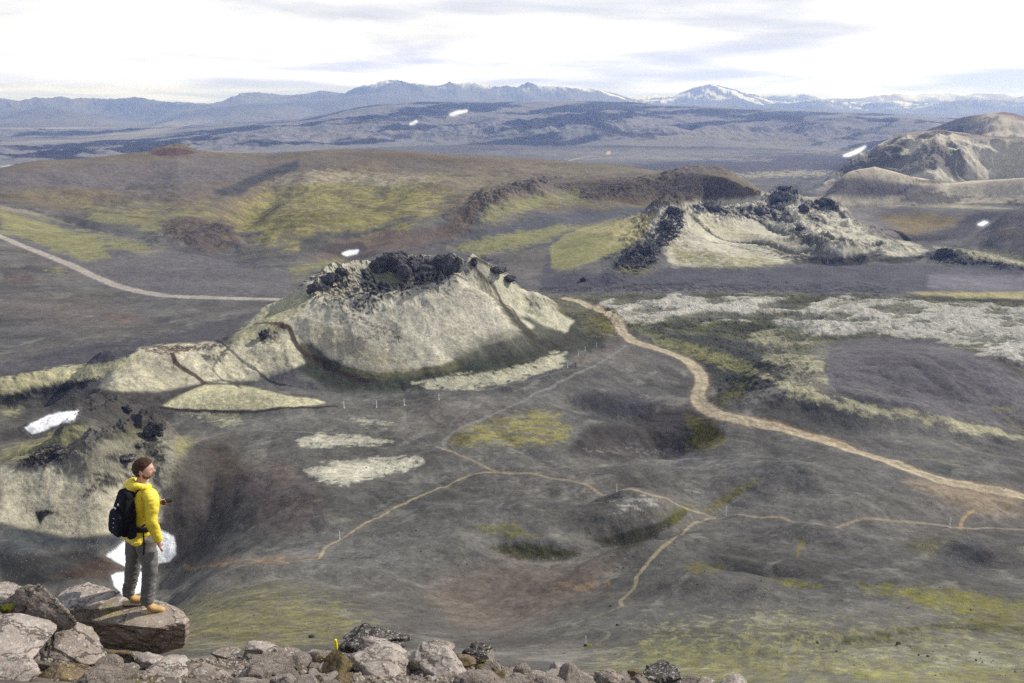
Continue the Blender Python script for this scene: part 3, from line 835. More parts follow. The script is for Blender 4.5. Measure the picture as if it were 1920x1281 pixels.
# -- ridge of small cones
patch("1215,430 1240,392 1300,378 1400,372 1460,350 1510,352 1560,370 1640,375 1740,378 1660,395 1620,410 1700,450 1740,470 1690,478 1600,470 1560,478 1480,492 1400,500 1260,498 1240,460", PALE, 4, 6, 14, a=.95, moss=.8)
patch("1560,372 1640,376 1740,378 1900,392 1760,390 1640,386", (186, 178, 146), 3, 3, 14, a=.8)
patch("1250,455 1330,470 1420,478 1500,490 1440,502 1330,505 1270,498", YEL, 6, 7, 12, .66, .85, moss=.8)
patch("1460,430 1560,445 1640,455 1740,462 1700,472 1560,462 1480,455", (72, 72, 66), 6, 7, 12, .66, .85, mask=.5)
patch("1330,450 1400,460 1500,478 1560,492 1500,492 1400,475", (70, 72, 62), 5, 6, 10, .6, .8)
patch("1580,380 1700,385 1840,398 1790,430 1700,450 1640,438 1600,415", (112, 106, 102), 7, 5, 20, a=.9)
patch("1650,405 1740,400 1800,408 1790,430 1700,440", (132, 114, 66), 10, 6, 20, a=.85, moss=.4)
patch("1700,445 1640,438 1660,450 1750,455 1820,440 1850,420 1900,395 1820,398 1790,425", (66, 62, 64), 6, 6, 14, a=.9)
patch("1440,470 1500,468 1560,475 1620,470 1630,485 1600,498 1540,500 1480,492", (62, 60, 48), 3, 5, 10, .72, .9, mask=.4)
patch("1450,465 1520,458 1600,466 1628,474 1600,482 1520,480", PALE, 3, 4, 8, a=.9, moss=.6)
patch("1640,488 1680,480 1730,480 1725,490 1680,495", (52, 50, 42), 2, 3, 8, a=.9)
patch("1640,476 1700,470 1740,478 1690,482", PALE, 2, 3, 8, a=.8)
patch("1740,475 1790,462 1860,482 1920,498 1920,505 1850,498 1780,500 1740,492", (92, 90, 84), 4, 6, 8, a=.9, mask=.9)
patch("1750,462 1850,475 1920,490 1920,500 1840,488 1760,470", (190, 184, 150), 3, 3, 8, .8, .9)
patch("1840,465 1920,478 1920,490 1860,480", YEL, 4, 4, 12, .6, .7)
patch("1850,425 1920,395 1920,470 1840,455 1800,450", (112, 106, 104), 6, 5, 24, a=.8)
patch("1860,430 1920,425 1920,450 1870,445", (138, 124, 84), 12, 6, 14, .6, .6)
for s_, cv in (("1225,430 1240,395 1262,385 1290,392 1285,430 1270,450 1250,470 1225,470", .74), ("1150,490 1185,462 1225,440 1240,470 1235,500 1190,515 1150,508", .62),
               ("1285,382 1345,374 1370,394 1305,404", .7), ("1330,388 1410,380 1420,415 1350,410", .62), ("1425,376 1455,346 1500,344 1505,376 1450,388", .78),
               ("1385,390 1430,378 1475,383 1490,412 1430,420", .66), ("1440,365 1480,362 1470,395 1445,398", .72), ("1500,378 1560,362 1585,387 1530,404", .74), ("1500,385 1530,395 1560,420 1530,428 1505,405", .6),
               ("1480,435 1530,440 1520,452 1485,445", .5)):
    patch(s_, (46, 45, 50), 3, 6, 7, cv, .95, tex='lavs', mask=1.0)
patch("1290,400 1360,420 1420,440 1560,470 1480,462 1380,450 1310,430", (182, 176, 138), 8, 5, 12, .7, .7, moss=.7)
patch("1150,495 1180,492 1230,500 1240,512 1190,520 1155,515", (120, 114, 60), 5, 7, 8, .5, .9)
for sl_ in ("1300,405 1340,440 1400,455 1480,470 1560,480", "1380,400 1440,425 1500,440 1540,455", "1560,385 1600,410 1660,430 1700,450", "1480,430 1560,445 1650,455", "1430,385 1450,405 1500,425"):
    RLINES.append(sl_)
# -- right hills
I = np.nonzero((P_r1 > 0.04) & (R2 < 2000) & (R2 > 1050))
mixto(I, (206, 198, 176), sstep(0.04, 0.12, P_r1[I]))
st = fbm(X[I] / 1.6, Y[I], 90, 6, 151, .6)
mixto(I, (66, 62, 62), sstep(0.05, 0.12, st) * sstep(0.05, .2, P_r1[I]) * .6)
mixto(I, (120, 100, 92), sstep(.75, .95, P_r1[I]) * .6)
MASK[I] = np.maximum(MASK[I], sstep(0.05, 0.2, st) * .8)
I = np.nonzero((P_r2 > 0.1) & (R2 > 1950) & (R2 < 3200))
mixto(I, (190, 180, 156), sstep(azp(1790), azp(1850), A2[I]) * sstep(.1, .3, P_r2[I]))
mixto(I, (62, 60, 64), sstep(azp(1850), azp(1780), A2[I]) * sstep(.1, .3, P_r2[I]) * .9)
st = fbm(X[I] / 1.5, Y[I], 130, 6, 153, .6)
mixto(I, (86, 76, 72), sstep(0.0, 0.15, st) * sstep(0.1, .3, P_r2[I]) * .8)
mixto(I, (96, 60, 58), sstep(.85, 1, P_r2[I]) * sstep(azp(1840), azp(1870), A2[I]) * .8)
I = np.nonzero((P_r3 > 0.03) & (R2 < 1400))
mixto(I, (210, 198, 172), sstep(0.03, 0.10, P_r3[I]) * .95)
mixto(I, (92, 88, 84), sstep(0.06, 0.16, fbm(XS[I] / 2, YS[I], 46, 6, 155, .66)) * sstep(0.03, 0.10, P_r3[I]) * .75)
MASK[I] = np.maximum(MASK[I], .5 * sstep(0.1, 0.2, fbm(XS[I] / 2, YS[I], 46, 6, 155, .66)))
patch("1520,345 1600,330 1640,338 1760,352 1740,362 1620,372 1520,362", (110, 104, 106), 5, 5, 24, a=.8)
patch("1660,360 1700,352 1700,366 1670,368", (60, 56, 58), 3, 4, 8, .6, .9, mask=.9)
# -- valley floor beyond
patch("0,258 120,256 260,246 330,226 400,226 300,250 180,262 60,268 0,270", (190, 184, 172), 4, 4, 300, a=.35, rr=(4200, 12500))
patch("640,230 700,222 780,214 900,205 860,220 760,232 680,240", (36, 36, 44), 4, 6, 300, .6, .9, tex=160, rr=(3000, 7000))
patch("700,250 820,238 900,250 1000,240 1060,262 900,268 760,265", (40, 42, 48), 4, 8, 200, .55, .85, tex=110, rr=(2600, 7000))
patch("1020,215 1120,222 1180,240 1280,250 1200,262 1140,258 1100,238", (34, 34, 42), 3, 6, 200, .8, .9, tex=160, rr=(2600, 7000))
patch("1180,205 1420,212 1600,222 1500,236 1380,225 1220,218", (36, 36, 44), 3, 6, 260, .6, .9, tex=170, rr=(2600, 7000))
patch("1100,315 1400,290 1620,290 1600,320 1520,335 1400,330 1200,325", (70, 68, 74), 6, 8, 120, a=.85, rr=(1500, 4000))
patch("1060,298 1200,292 1330,295 1460,296 1440,302 1200,300", (150, 145, 140), 3, 4, 120, .8, .8, rr=(1500, 5000))
patch("900,285 1100,280 1300,282 1500,290 1400,293 1100,292", (136, 130, 122), 4, 4, 160, .8, .8, rr=(1500, 5000))
patch("1370,325 1500,318 1560,322 1540,332 1400,335", (176, 168, 142), 3, 4, 40, .7, .85, rr=(1200, 3000))
patch("1450,285 1560,275 1620,280 1560,290", (150, 146, 122), 3, 5, 80, .7, .8, rr=(1500, 5000))
patch("1560,315 1600,298 1650,280 1700,262 1690,300 1640,320 1580,335", (62, 60, 66), 8, 6, 60, a=.8, rr=(1100, 2600))
# -- the crater
_cd = np.hypot(X - CX, Y - CY)
_cw = sstep(84, 74, _cd) * sstep(4, 9, Z)
mixto(ALL, (200, 194, 172), _cw)
MOSS[:] = np.maximum(MOSS, _cw * .6)
I = np.nonzero(_cw > .3)
mixto(I, (52, 51, 52), _cw[I] * .9 * sstep(.1, .5, FIELDS['lavs'][I] + .5 * n_fin[I]) * sstep(20, 28, Z[I]) * sstep(-6, 2, Y[I] - CY))
patch("395,720 470,690 540,690 640,735 760,735 1000,690 1130,650 1150,600 1090,570 1040,585 900,600 700,640 560,640", DGREEN, 8, 8, 14, a=.9, moss=.5)
patch("500,600 560,560 640,545 760,550 880,495 935,560 1000,612 985,625 900,652 840,682 760,698 680,697 620,672 565,625 540,610", (206, 200, 178), 5, 5, 10, a=.97, moss=.6)
patch("560,620 600,600 680,640 760,680 700,690 640,675", (182, 168, 132), 16, 10, 10, a=.5, moss=1)
patch("880,640 960,615 1010,625 980,650 900,670 840,690", (96, 96, 84), 14, 10, 8, a=.7)
patch("640,690 700,695 820,690 880,665 860,690 780,708 690,708", (128, 124, 88), 8, 7, 8, a=.6, moss=.8)
patch("560,560 590,535 640,505 700,490 780,500 850,490 885,500 880,520 850,532 800,550 740,556 715,585 680,595 640,572 600,560", (44, 43, 46), 8, 16, 8, .62, .95, tex='lavs', mask=1.0, tsharp=.06)
patch("600,540 660,545 700,600 740,640 720,650 660,610 610,580", (74, 72, 70), 10, 14, 8, .35, .8, tex='lavs', mask=.7)
patch("800,540 880,520 930,560 960,590 900,560 820,560", (84, 82, 78), 10, 14, 8, .28, .7, tex='lavs', mask=.5)
patch("640,520 700,500 850,510 880,520 780,535 700,560", (44, 42, 45), 6, 10, 6, .4, .8, tex='lavs', mask=.8, tsharp=.06)
patch("695,508 720,498 760,510 775,522 745,532 705,527", (158, 156, 126), 3, 3, 6, a=1.0, moss=.4, mask=0)
patch("770,512 810,502 840,508 800,516 770,522", (196, 192, 176), 2, 4, 4, .8, .9)
patch("650,640 720,590 740,600 760,640 735,645", (90, 86, 78), 6, 12, 6, .30, .8, tex=3, mask=.6)
patch("725,620 745,600 760,640 740,645", (70, 70, 66), 5, 7, 5, .5, .8, tex=3, mask=.6)
patch("880,485 900,488 945,505 975,540 1030,575 1078,602 1060,625 1020,612 985,590 940,555 905,520", (200, 196, 170), 3, 4, 8, a=.95, moss=1)
patch("870,480 900,478 950,495 985,540 960,535 930,510 890,495", (52, 50, 52), 2, 5, 5, .5, .9, tex='lavs', mask=.9)
patch("985,555 1010,570 1015,580 995,575", (52, 50, 52), 2, 4, 4, .6, .9, mask=.9)
patch("878,492 900,520 935,560 975,600 1010,635 990,632 955,600 920,560 885,515", (92, 88, 68), 3, 4, 6, .8, .85)
patch("935,560 975,598 1012,636 1040,640 1070,625 1090,640 1040,660 1000,648 960,605", (64, 60, 50), 5, 5, 8, a=.85, mask=.4)
patch("1000,560 1060,555 1140,585 1160,620 1150,640 1090,625 1080,600", (112, 108, 76), 6, 8, 10, .7, .85, tex=5, mask=.5)
patch("1100,590 1140,595 1160,625 1140,630", (128, 122, 40), 8, 8, 8, .6, .85, moss=.6)
patch("775,718 860,700 930,697 1000,680 1045,658 1062,662 1055,685 1020,700 950,718 870,730 800,728", (198, 194, 168), 4, 7, 8, .93, .95, tex=4, moss=.9)
# left shoulder and small cones
patch("180,728 215,692 262,654 330,645 400,642 432,648 470,612 510,590 545,600 560,640 572,680 540,695 480,712 385,718 300,735 230,735", (204, 197, 170), 4, 5, 8, a=.97, moss=.8)
patch("430,640 465,606 500,582 556,548 590,550 570,585 530,612 480,640", (170, 166, 122), 8, 8, 8, a=.6, moss=.8)
patch("480,640 505,615 530,612 520,640 495,650", (48, 42, 50), 3, 5, 5, .6, .9, tex='lavs', mask=.8)
patch("370,665 415,660 425,650 440,650 415,680 385,678", (56, 54, 54), 3, 5, 5, .5, .9, tex='lavs', mask=.8)
patch("265,655 300,648 420,645 430,652 340,662 290,665", (84, 48, 50), 2, 4, 5, .72, .9, tex='lavs', mask=.8)
patch("470,700 540,690 580,710 600,730 480,720", (86, 84, 86), 10, 6, 8, a=.7)
patch("300,762 340,738 380,721 460,724 520,738 600,750 612,757 540,765 460,768 380,770", (204, 198, 162), 2, 3, 8, a=.97, moss=.9)
patch("335,772 400,768 445,772 455,795 420,800 380,785", (176, 172, 144), 8, 7, 7, .75, .8, moss=.6)
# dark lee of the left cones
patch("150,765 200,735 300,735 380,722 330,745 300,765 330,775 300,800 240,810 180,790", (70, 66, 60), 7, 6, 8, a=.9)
patch("0,708 100,690 200,680 270,660 230,692 180,712 90,720 0,742", (196, 190, 150), 3, 5, 8, .93, .95, moss=.8)
patch("0,742 90,722 185,708 150,735 60,752 0,765", (34, 32, 32), 3, 5, 6, .85, .95, mask=.8)
patch("0,768 60,755 160,730 240,735 200,765 160,800 140,830 60,820 0,830", (76, 73, 68), 5, 6, 10, a=.75, mask=.4)
patch("0,760 50,765 30,785 0,790", (150, 146, 112), 5, 6, 6, .6, .8)
patch("0,838 60,825 130,800 180,790 140,830 110,850 60,868 0,868", (154, 150, 106), 5, 6, 8, .75, .9, moss=.7)
patch("60,850 100,830 130,835 120,860 80,880 30,872", (44, 42, 42), 4, 7, 5, .7, .95, mask=1)
patch("120,860 160,825 220,780 245,770 250,800 200,840 170,870", (92, 90, 84), 5, 7, 5, .6, .8, tex='lavs', mask=.8)
patch("180,850 230,800 300,800 340,830 300,860 240,870", (100, 100, 62), 8, 7, 6, .6, .7, moss=.6)
patch("0,875 60,885 110,875 200,880 270,890 300,920 310,980 230,1000 120,1008 40,990 0,980", (202, 195, 170), 4, 5, 8, a=.95, moss=.8)
patch("100,880 150,830 230,830 300,815 340,830 350,870 330,920 290,900 200,915 150,900", (172, 167, 146), 6, 8, 6, .82, .9, tex='lavs', mask=.7, moss=.5)
patch("180,870 230,835 290,812 330,830 310,870 260,870 200,900", (50, 48, 50), 4, 8, 5, .42, .9, tex='lavs', mask=1)
patch("180,880 210,875 280,890 240,905 190,925 150,935 170,905", (60, 54, 56), 3, 5, 4, .55, .9, tex='lavs', mask=.8)
patch("330,820 370,825 340,860 325,850", (150, 146, 96), 5, 6, 6, .8, .85, moss=.8)
patch("65,960 90,955 110,962 85,968 75,985", (24, 24, 24), 1.5, 2, 4, a=.95)
patch("0,985 60,995 150,1010 230,1000 300,985 300,1000 220,1025 120,1030 0,1050", (72, 76, 78), 8, 6, 8, a=.9)
patch("0,1040 100,1035 180,1030 200,1060 130,1090 0,1110", (54, 54, 52), 8, 6, 8, a=.9)
patch("100,1080 200,1040 280,1000 330,1010 330,1060 200,1090", (72, 58, 50), 8, 8, 8, a=.85)
patch("330,870 360,830 400,830 450,850 470,900 440,980 360,1050 310,1060 300,990", (66, 59, 54), 16, 10, 10, a=.7)
patch("390,840 440,830 460,880 430,930 400,900", (90, 72, 52), 14, 12, 8, .6, .55)
patch("450,870 520,860 600,900 620,960 560,1000 460,1000", (92, 80, 76), 25, 15, 12, a=.6)
# -- near plain
patch("330,1065 400,1045 560,1040 600,1045 520,1055 420,1062", (150, 122, 92), 6, 5, 8, .6, .6)
patch("570,882 620,868 700,860 770,856 797,864 760,882 700,895 640,908 600,900", (206, 202, 182), 5, 8, 5, .92, .95, tex=2.5, moss=.8)
patch("555,825 600,815 680,817 735,828 690,835 600,838 565,835", (206, 202, 182), 4, 6, 4, .92, .95, tex=2.5, moss=.8)
patch("650,785 690,778 730,790 735,803 690,800 660,795", (182, 178, 158), 6, 7, 5, .6, .85, tex=2.5)
patch("835,822 870,800 930,785 1000,764 1050,775 1075,800 1060,835 980,838 880,842", (150, 142, 80), 6, 8, 7, .55, .85, tex=4, stretch=(2, 1), moss=.7)
patch("835,825 860,808 900,812 860,845", (100, 92, 50), 4, 6, 5, .7, .85, moss=.6)
patch("1080,742 1180,735 1245,752 1220,785 1120,782", (60, 58, 62), 10, 8, 10, a=.85)
patch("1060,850 1100,800 1190,790 1240,762 1320,770 1355,815 1320,848 1200,862 1120,858", (60, 54, 52), 10, 10, 10, a=.85)
patch("1285,775 1340,795 1362,825 1330,845 1285,838 1300,810", (112, 104, 34), 7, 7, 6, .85, .85, moss=.8)
patch("1080,840 1200,840 1290,848 1200,858 1100,852", (150, 144, 136), 4, 6, 5, .4, .7)
patch("870,992 900,985 960,975 1000,1000 1010,1015 960,1012 920,1005", (112, 110, 46), 3, 6, 3, .5, .9, tex=2, moss=.8)
patch("920,1028 960,1018 1030,1025 1092,1040 1040,1052 970,1048", (66, 68, 34), 4, 5, 4, .9, .92, moss=.8)
patch("1115,1012 1150,1005 1220,985 1285,955 1290,965 1230,1005 1180,1030 1130,1025", (52, 52, 38), 4, 5, 4, a=.9)
patch("1235,975 1290,940 1310,950 1260,985", (96, 94, 44), 5, 6, 4, .75, .85, moss=.6)
patch("1145,935 1180,925 1220,935 1250,945 1210,955 1170,965 1145,955", (190, 188, 178), 8, 8, 3, .5, .85, tex=1.6, stretch=(2.5, 1))
patch("1310,962 1360,928 1418,893 1425,900 1385,930 1330,965", (106, 100, 42), 4, 5, 4, .8, .88, moss=.8)
patch("1240,905 1300,915 1340,925 1290,930", (172, 170, 166), 6, 8, 3, .4, .7, tex=2, stretch=(3, 1))
patch("1020,1090 1070,1085 1140,1095 1100,1112 1040,1105", (178, 148, 106), 8, 7, 4, .62, .85, tex=3)
patch("800,1110 850,1070 950,1055 1090,1045 1150,1060 1130,1100 1040,1150 950,1190 860,1180", (116, 103, 92), 24, 14, 12, a=.6)
patch("1275,1060 1310,1050 1370,1065 1340,1078 1290,1078", (108, 102, 48), 4, 6, 3, .55, .85, tex=2, moss=.7)
patch("1440,1085 1480,1085 1545,1095 1530,1105 1470,1100", (118, 114, 44), 3, 5, 3, .75, .9, tex=2, moss=.8)
patch("1700,1020 1750,1005 1800,1015 1760,1045 1710,1040", (104, 98, 46), 8, 8, 4, .5, .8, tex=2, moss=.6)
patch("1760,1020 1830,1015 1860,1040 1830,1075 1770,1065", (66, 66, 68), 12, 8, 6, a=.8)
patch("1490,1020 1510,1005 1515,1020 1495,1045", (118, 112, 46), 4, 5, 3, .7, .85)
patch("1700,900 1780,905 1920,925 1920,965 1840,965 1780,945", (150, 132, 108), 14, 8, 10, a=.7)
patch("1730,850 1780,860 1820,875 1770,870", (140, 134, 84), 8, 7, 6, .5, .8)
patch("1600,1090 1750,1100 1920,1130 1920,1160 1750,1140 1620,1115", (130, 126, 52), 7, 9, 6, .55, .88, tex=2, stretch=(2, 1), moss=.8)
patch("1000,1300 1080,1240 1200,1200 1330,1170 1450,1150 1560,1165 1700,1160 1920,1165 2100,1180 2100,1320 1000,1320", (148, 145, 102), 34, 22, 8, .5, .85, tex=1.1, stretch=(1.8, 1), moss=.9, rr=(60, 160), rotn=-0.25)
patch("1200,1200 1350,1200 1500,1230 1450,1281 1200,1281", (130, 127, 76), 26, 18, 6, .42, .75, tex=.9, stretch=(1.8, 1), moss=.9, rr=(60, 160), rotn=-0.25)
patch("1560,1210 1620,1190 1750,1170 1920,1168 1920,1185 1750,1180 1640,1200", (84, 84, 36), 5, 6, 4, .7, .88, tex=2, moss=.8)
patch("340,1130 400,1108 500,1100 640,1125 700,1165 640,1215 400,1225 320,1215", (136, 132, 82), 24, 18, 6, .52, .85, tex=1.0, stretch=(1.7, 1), moss=.9, rotn=.2)
patch("490,1085 540,1095 600,1105 540,1110", (130, 124, 60), 6, 8, 4, .5, .8, moss=.6)


patch("1560,1215 1700,1205 1920,1215 2000,1240 1920,1262 1700,1240 1600,1235", (176, 174, 152), 12, 10, 6, .42, .85, tex=1.4, stretch=(3, 1), moss=.6, rr=(60, 170), seed=260)
patch("1560,1235 1750,1250 1980,1265 2000,1300 1600,1300", (150, 148, 88), 14, 12, 6, .45, .8, tex=1.2, stretch=(2.5, 1), moss=.6, rr=(60, 150), seed=263)
patch("1150,1180 1300,1150 1480,1140 1600,1150 1450,1175 1250,1200", (166, 164, 132), 16, 12, 6, .35, .7, tex=1.2, stretch=(2.5, 1), rr=(70, 180), seed=266)
patch("1690,1095 1800,1100 1920,1120 1980,1150 1980,1200 1850,1185 1740,1150", (126, 122, 62), 12, 12, 6, .5, .85, tex=1.6, stretch=(2, 1), moss=.8, rr=(70, 200), seed=269)
patch("480,1000 620,985 760,1000 820,1050 700,1090 560,1080", (126, 124, 122), 30, 18, 10, .5, .5, tex=3, stretch=(3, 1), seed=272)
patch("840,830 1000,855 1160,900 1130,950 1010,960 900,930", (126, 120, 114), 24, 18, 8, .5, .55, tex=2.5, stretch=(2, 1), seed=275)
patch("1180,840 1400,850 1500,870 1420,905 1280,890", (132, 131, 130), 22, 14, 8, .5, .5, tex=3, stretch=(3, 1), seed=278)
patch("1330,990 1500,985 1700,1000 1660,1040 1450,1040", (124, 122, 122), 24, 14, 8, .5, .5, tex=3, stretch=(3, 1), seed=281)
# ------------------------------------------------------------------ lines on the ground: roads, paths, cracks
def worldline(s, step=1.0):
    p = []
    for u, v in parse(s):
        h = hit(u, v)
        if h:
            if len(p) > 1 and math.hypot(h[0], h[1]) < .86 * math.hypot(*p[-1]):
                q0, q1 = np.array(p[-2]), np.array(p[-1]); e = (q1 - q0) / np.linalg.norm(q1 - q0)
                p.append(tuple(q1 + e * 60)); break
            p.append(h[:2])
    p = np.array(p)
    # Catmull-Rom
    outp = []
    q = np.vstack([2 * p[0] - p[1], p, 2 * p[-1] - p[-2]])
    for i in range(1, len(q) - 2):
        for t in np.linspace(0, 1, 6, endpoint=False):
            a = q[i - 1]; b = q[i]; c = q[i + 1]; d = q[i + 2]
            outp.append(0.5 * (2 * b + (c - a) * t + (2 * a - 5 * b + 4 * c - d) * t * t + (3 * b - a - 3 * c + d) * t ** 3))
    outp.append(p[-1])
    return np.array(outp)


ID = np.zeros(X.shape, np.int8)           # 0 ground, others split into objects of their own


def line(s, c, w, a=1.0, edge=None, edge_c=None, ident=None, wob=0.3, sink=0.0, mask=0.0):
    P = worldline(s)
    I = near_box(P, w * 2 + 2)
    x, y = X[I], Y[I]
    d = seg_dist(x, y, P)
    hw = w / 2
    d = d + hw * wob * fbm(x, y, max(1.0, w * 0.6), 3, 300)
    R_ = np.hypot(x, y); soft = np.maximum(0.12 * w, R_ * 0.0006)
    if edge_c is not None:
        mixto(I, edge_c, sstep(hw + edge, hw * 0.8, d) * 0.55)
    m = sstep(hw + soft, hw - soft, d) * a
    mixto(I, c, m * (1 + 0 * d))
    MASK[I] *= (1 - m); MOSS[I] *= (1 - m)
    if mask:
        MASK[I] = np.maximum(MASK[I], mask * m)
    if sink:
        Z[I] -= sink * sstep(hw * 1.6, 0, d)
    if ident:
        ok = d < hw
        ID[I[0][ok], I[1][ok]] = ident
    return P, I, d


ROAD_L = line("-60,418 0,443 60,468 120,492 180,520 230,539 280,550 350,557 450,560 500,561 530,561 560,561", (176, 168, 156), 6.5, .95, edge=3, edge_c=(130, 124, 118), ident=1)
ROAD_R = line("1060,560 1090,567 1120,578 1148,592 1160,608 1168,625 1195,643 1250,660 1290,678 1312,700 1315,720 1308,745 1322,765 1350,778 1400,790 1480,808 1560,830 1650,862 1720,886 1800,908 1920,932 2000,945", (190, 176, 148), 5.6, .95, edge=2.5, edge_c=(136, 120, 98), ident=1)
patch("1400,780 1440,785 1560,822 1640,850 1560,832 1440,795", (150, 112, 78), 3, 4, 5, .6, .7)
# darker wheel bands within the road
line("1312,700 1316,720 1310,745 1326,765 1350,777 1400,789 1480,807 1560,829 1650,861 1720,885 1800,907 1920,931", (150, 138, 116), .9, .45, wob=1.2)
line("1148,592 1160,608 1168,625 1195,643 1250,660 1290,678", (148, 140, 122), 1.2, .45, wob=1.2)
PTH = (150, 140, 122)
line("330,822 420,812 560,810 650,812", (132, 126, 118), 1.0, .6, ident=2)
line("820,838 860,853 930,884 1000,888 1060,900 1110,915 1160,920 1210,925 1260,940 1300,958 1330,968 1400,967 1470,972 1530,982 1600,978 1650,974 1720,980 1780,988 1850,990 1920,994 2000,998", PTH, 1.05, .85, edge=.8, edge_c=(124, 110, 96), ident=2)
line("598,1048 612,1025 650,1005 720,965 800,925 870,896 900,887 935,885", (160, 148, 122), 0.8, .8, edge=1.0, edge_c=(112, 98, 84), ident=2)
line("1345,968 1290,990 1250,1020 1215,1055 1195,1080 1190,1100 1165,1125 1166,1136", (150, 140, 112), 0.8, .8, ident=2)
line("1166,1136 1150,1144 1110,1158 1075,1172 1120,1179 1142,1189 1120,1208", (136, 128, 106), 0.6, .5, wob=.8)
line("835,842 835,825 858,806 920,780 1000,740 1080,700 1150,665 1175,648", (140, 138, 134), 1.6, .6, wob=.8)
line("598,1048 520,1052 430,1056 345,1060", (150, 128, 98), .9, .8, wob=1.0)
line("650,812 740,818 820,838", (128, 124, 120), .9, .4, wob=1.0)
line("1800,992 1806,972 1825,958", (166, 142, 104), 0.9, .8)
line("600,745 700,750 800,745 900,733 980,716 1060,690 1100,660 1180,650", (120, 116, 112), 0.8, .6)
line("760,715 860,704 950,688 1030,665 1080,650", (70, 72, 56), 1.2, .8)
for k_, sl_ in enumerate(RLINES):
    line(sl_, (66, 66, 56), 7 - k_ * .6, .7, wob=1.3, sink=2.5)  # dark streaks painted for shading definition along the sunk flow lines
# bare red cracks and trails across the moss
CRK = (72, 52, 46)
line("322,662 330,680 350,695 368,706 382,718", CRK, 1.7, .9)
line("382,718 440,720 520,735 560,741 620,748", (92, 84, 74), 1.2, .7)
line("340,738 372,724 385,718", (80, 66, 54), 1.1, .8)
line("302,764 380,770 450,773 560,764 630,762", (54, 48, 42), 1.5, .9)
line("528,610 545,620 552,640 565,658 600,678 640,700 690,716", (66, 50, 42), 2.0, .9)
line("475,608 500,605 530,610", (84, 60, 50), 1.8, .8)
line("1238,388 1205,412 1198,425 1212,445", (54, 52, 48), 1.6, .8)
line("1258,398 1300,440 1340,455 1410,462 1470,476", (84, 80, 62), 2.0, .6)
line("1230,398 1180,412 1120,424", (140, 134, 110), 1.2, .6)
line("884,492 905,520 935,555 970,595 1000,628", (70, 62, 48), 1.6, .8)
line("598,1050 650,1047 700,1046", (72, 64, 58), 0.5, .7)
line("420,715 400,690 425,655", (70, 60, 56), .9, .6)
line("45,905 38,925 50,955 45,970", (110, 106, 90), .35, .7)
line("1065,302 1090,296 1130,293", (190, 178, 150), 9, .7)
line("1140,290 1142,284", (205, 190, 150), 14, .9)
# near-ledge soil
I = np.nonzero(R2 < 60)
COL[I] = lin((104, 95, 88))
mixto(I, (132, 124, 116), sstep(-0.05, 0.2, fbm(X[I], Y[I], 0.5, 5, 310, .6)) * .7)
mixto(I, (112, 104, 50), sstep(0.12, 0.25, fbm(X[I], Y[I], 1.6, 5, 311, .6)) * .7)
#ENDPATCHES

COL *= (1 + 0.22 * n_fin * sstep(700, 300, R2))[..., None].astype(np.float32)
COL = np.clip(COL, 0.008, 0.9)
MASK = np.clip(MASK, 0, 1)
# lumpy lava and hummocky moss as real relief
HM = MASK * sstep(60, 100, R2) * sstep(1900, 1200, R2)
Z += HM * (LAV * (1.3 + 1.0 * sstep(500, 700, R2)) + LAVS * 0.25) * sstep(.9, .3, np.abs(np.gradient(Z, axis=1) / np.maximum(np.gradient(RS)[None], 1e-6)))
Z += MOSS * sstep(60, 120, R2) * sstep(900, 500, R2) * (fbm(XS, YS, 4.0, 2, 403, .6) * 0.30)

# lakes on the far left
# ------------------------------------------------------------------ snow patches (lifted mounds of their own)
SNOW = [  # name label poly thickness
    ("large snow patch in the dark hollow behind the hiker's legs", "198,1042 235,1015 268,1000 300,993 328,1005 331,1040 318,1055 290,1058 262,1066 232,1062", 0.5),
    ("lower snow patch seen beside the hiker's shins", "208,1078 240,1070 285,1075 290,1105 262,1112 232,1122 214,1098", 0.4),
    ("wrinkled snow patch lying in the groove at the left edge", "46,803 75,786 110,772 150,769 140,786 112,796 90,806 60,816", 0.5),
    ("tiny snow patch below the brown hill left of the crater", "643,476 655,471 671,470 668,475 650,479", 0.5),
    ("long slanting snow strip at the foot of the right-hand hills", "1583,292 1600,285 1622,275 1612,284 1592,292", 1.0),
    ("small snow patch beside the dark hollow at the right edge", "1835,421 1845,416 1851,417 1842,422", 0.5),
    ("bright snow strip high on the far plateau", "844,215 856,210 875,208 865,211 849,216", 4.0),
    ("thin snow streak left of the bright strip on the far plateau", "770,233 776,230 781,228 777,231", 3.0),
]
snow_cells = []
def snow_patch(k, s, th):
    q = region(s, 6)
    I, poly = q
    d = seg_dist(U[I], V[I], poly, closed=True); d = np.where(pip(U[I], V[I], poly), d, -d)
    d = d + 3.0 * fbm(X[I], Y[I], 4 if k < 3 else 40, 4, 500 + k) * (1 if k < 3 else .3)
    ok = d > -5
    ii, jj = I[0][ok], I[1][ok]
    ID[ii, jj] = 10 + k
    okd = d[ok]
    ws = sstep(-1.5, 2.5, okd)[:, None]
    gk = .24 if k < 3 else .04
    ws = ws if k < 3 else sstep(-4, 0, okd)[:, None]
    grime = .82 - gk * np.clip(fbm(X[ii, jj], Y[ii, jj], 4.5, 6, 77, .7) + .25 * np.exp(-np.maximum(okd, 0) / 5), 0, 1)[:, None]
    COL[ii, jj] = COL[ii, jj] * .75 * (1 - ws) + np.array([.97, .98, 1.0]) * grime * ws
    Z[ii, jj] += th * sstep(0, 14, d[ok]) * (1 + .6 * fbm(X[ii, jj], Y[ii, jj], 5, 4, 9, .6))
    MASK[ii, jj] = 0; MOSS[ii, jj] = 0


for k, (lb, s, th) in enumerate(SNOW):
    snow_patch(k, s, th)

# identity of the large forms
def set_id(cond, v):
    ID[(ID == 0) & cond] = v


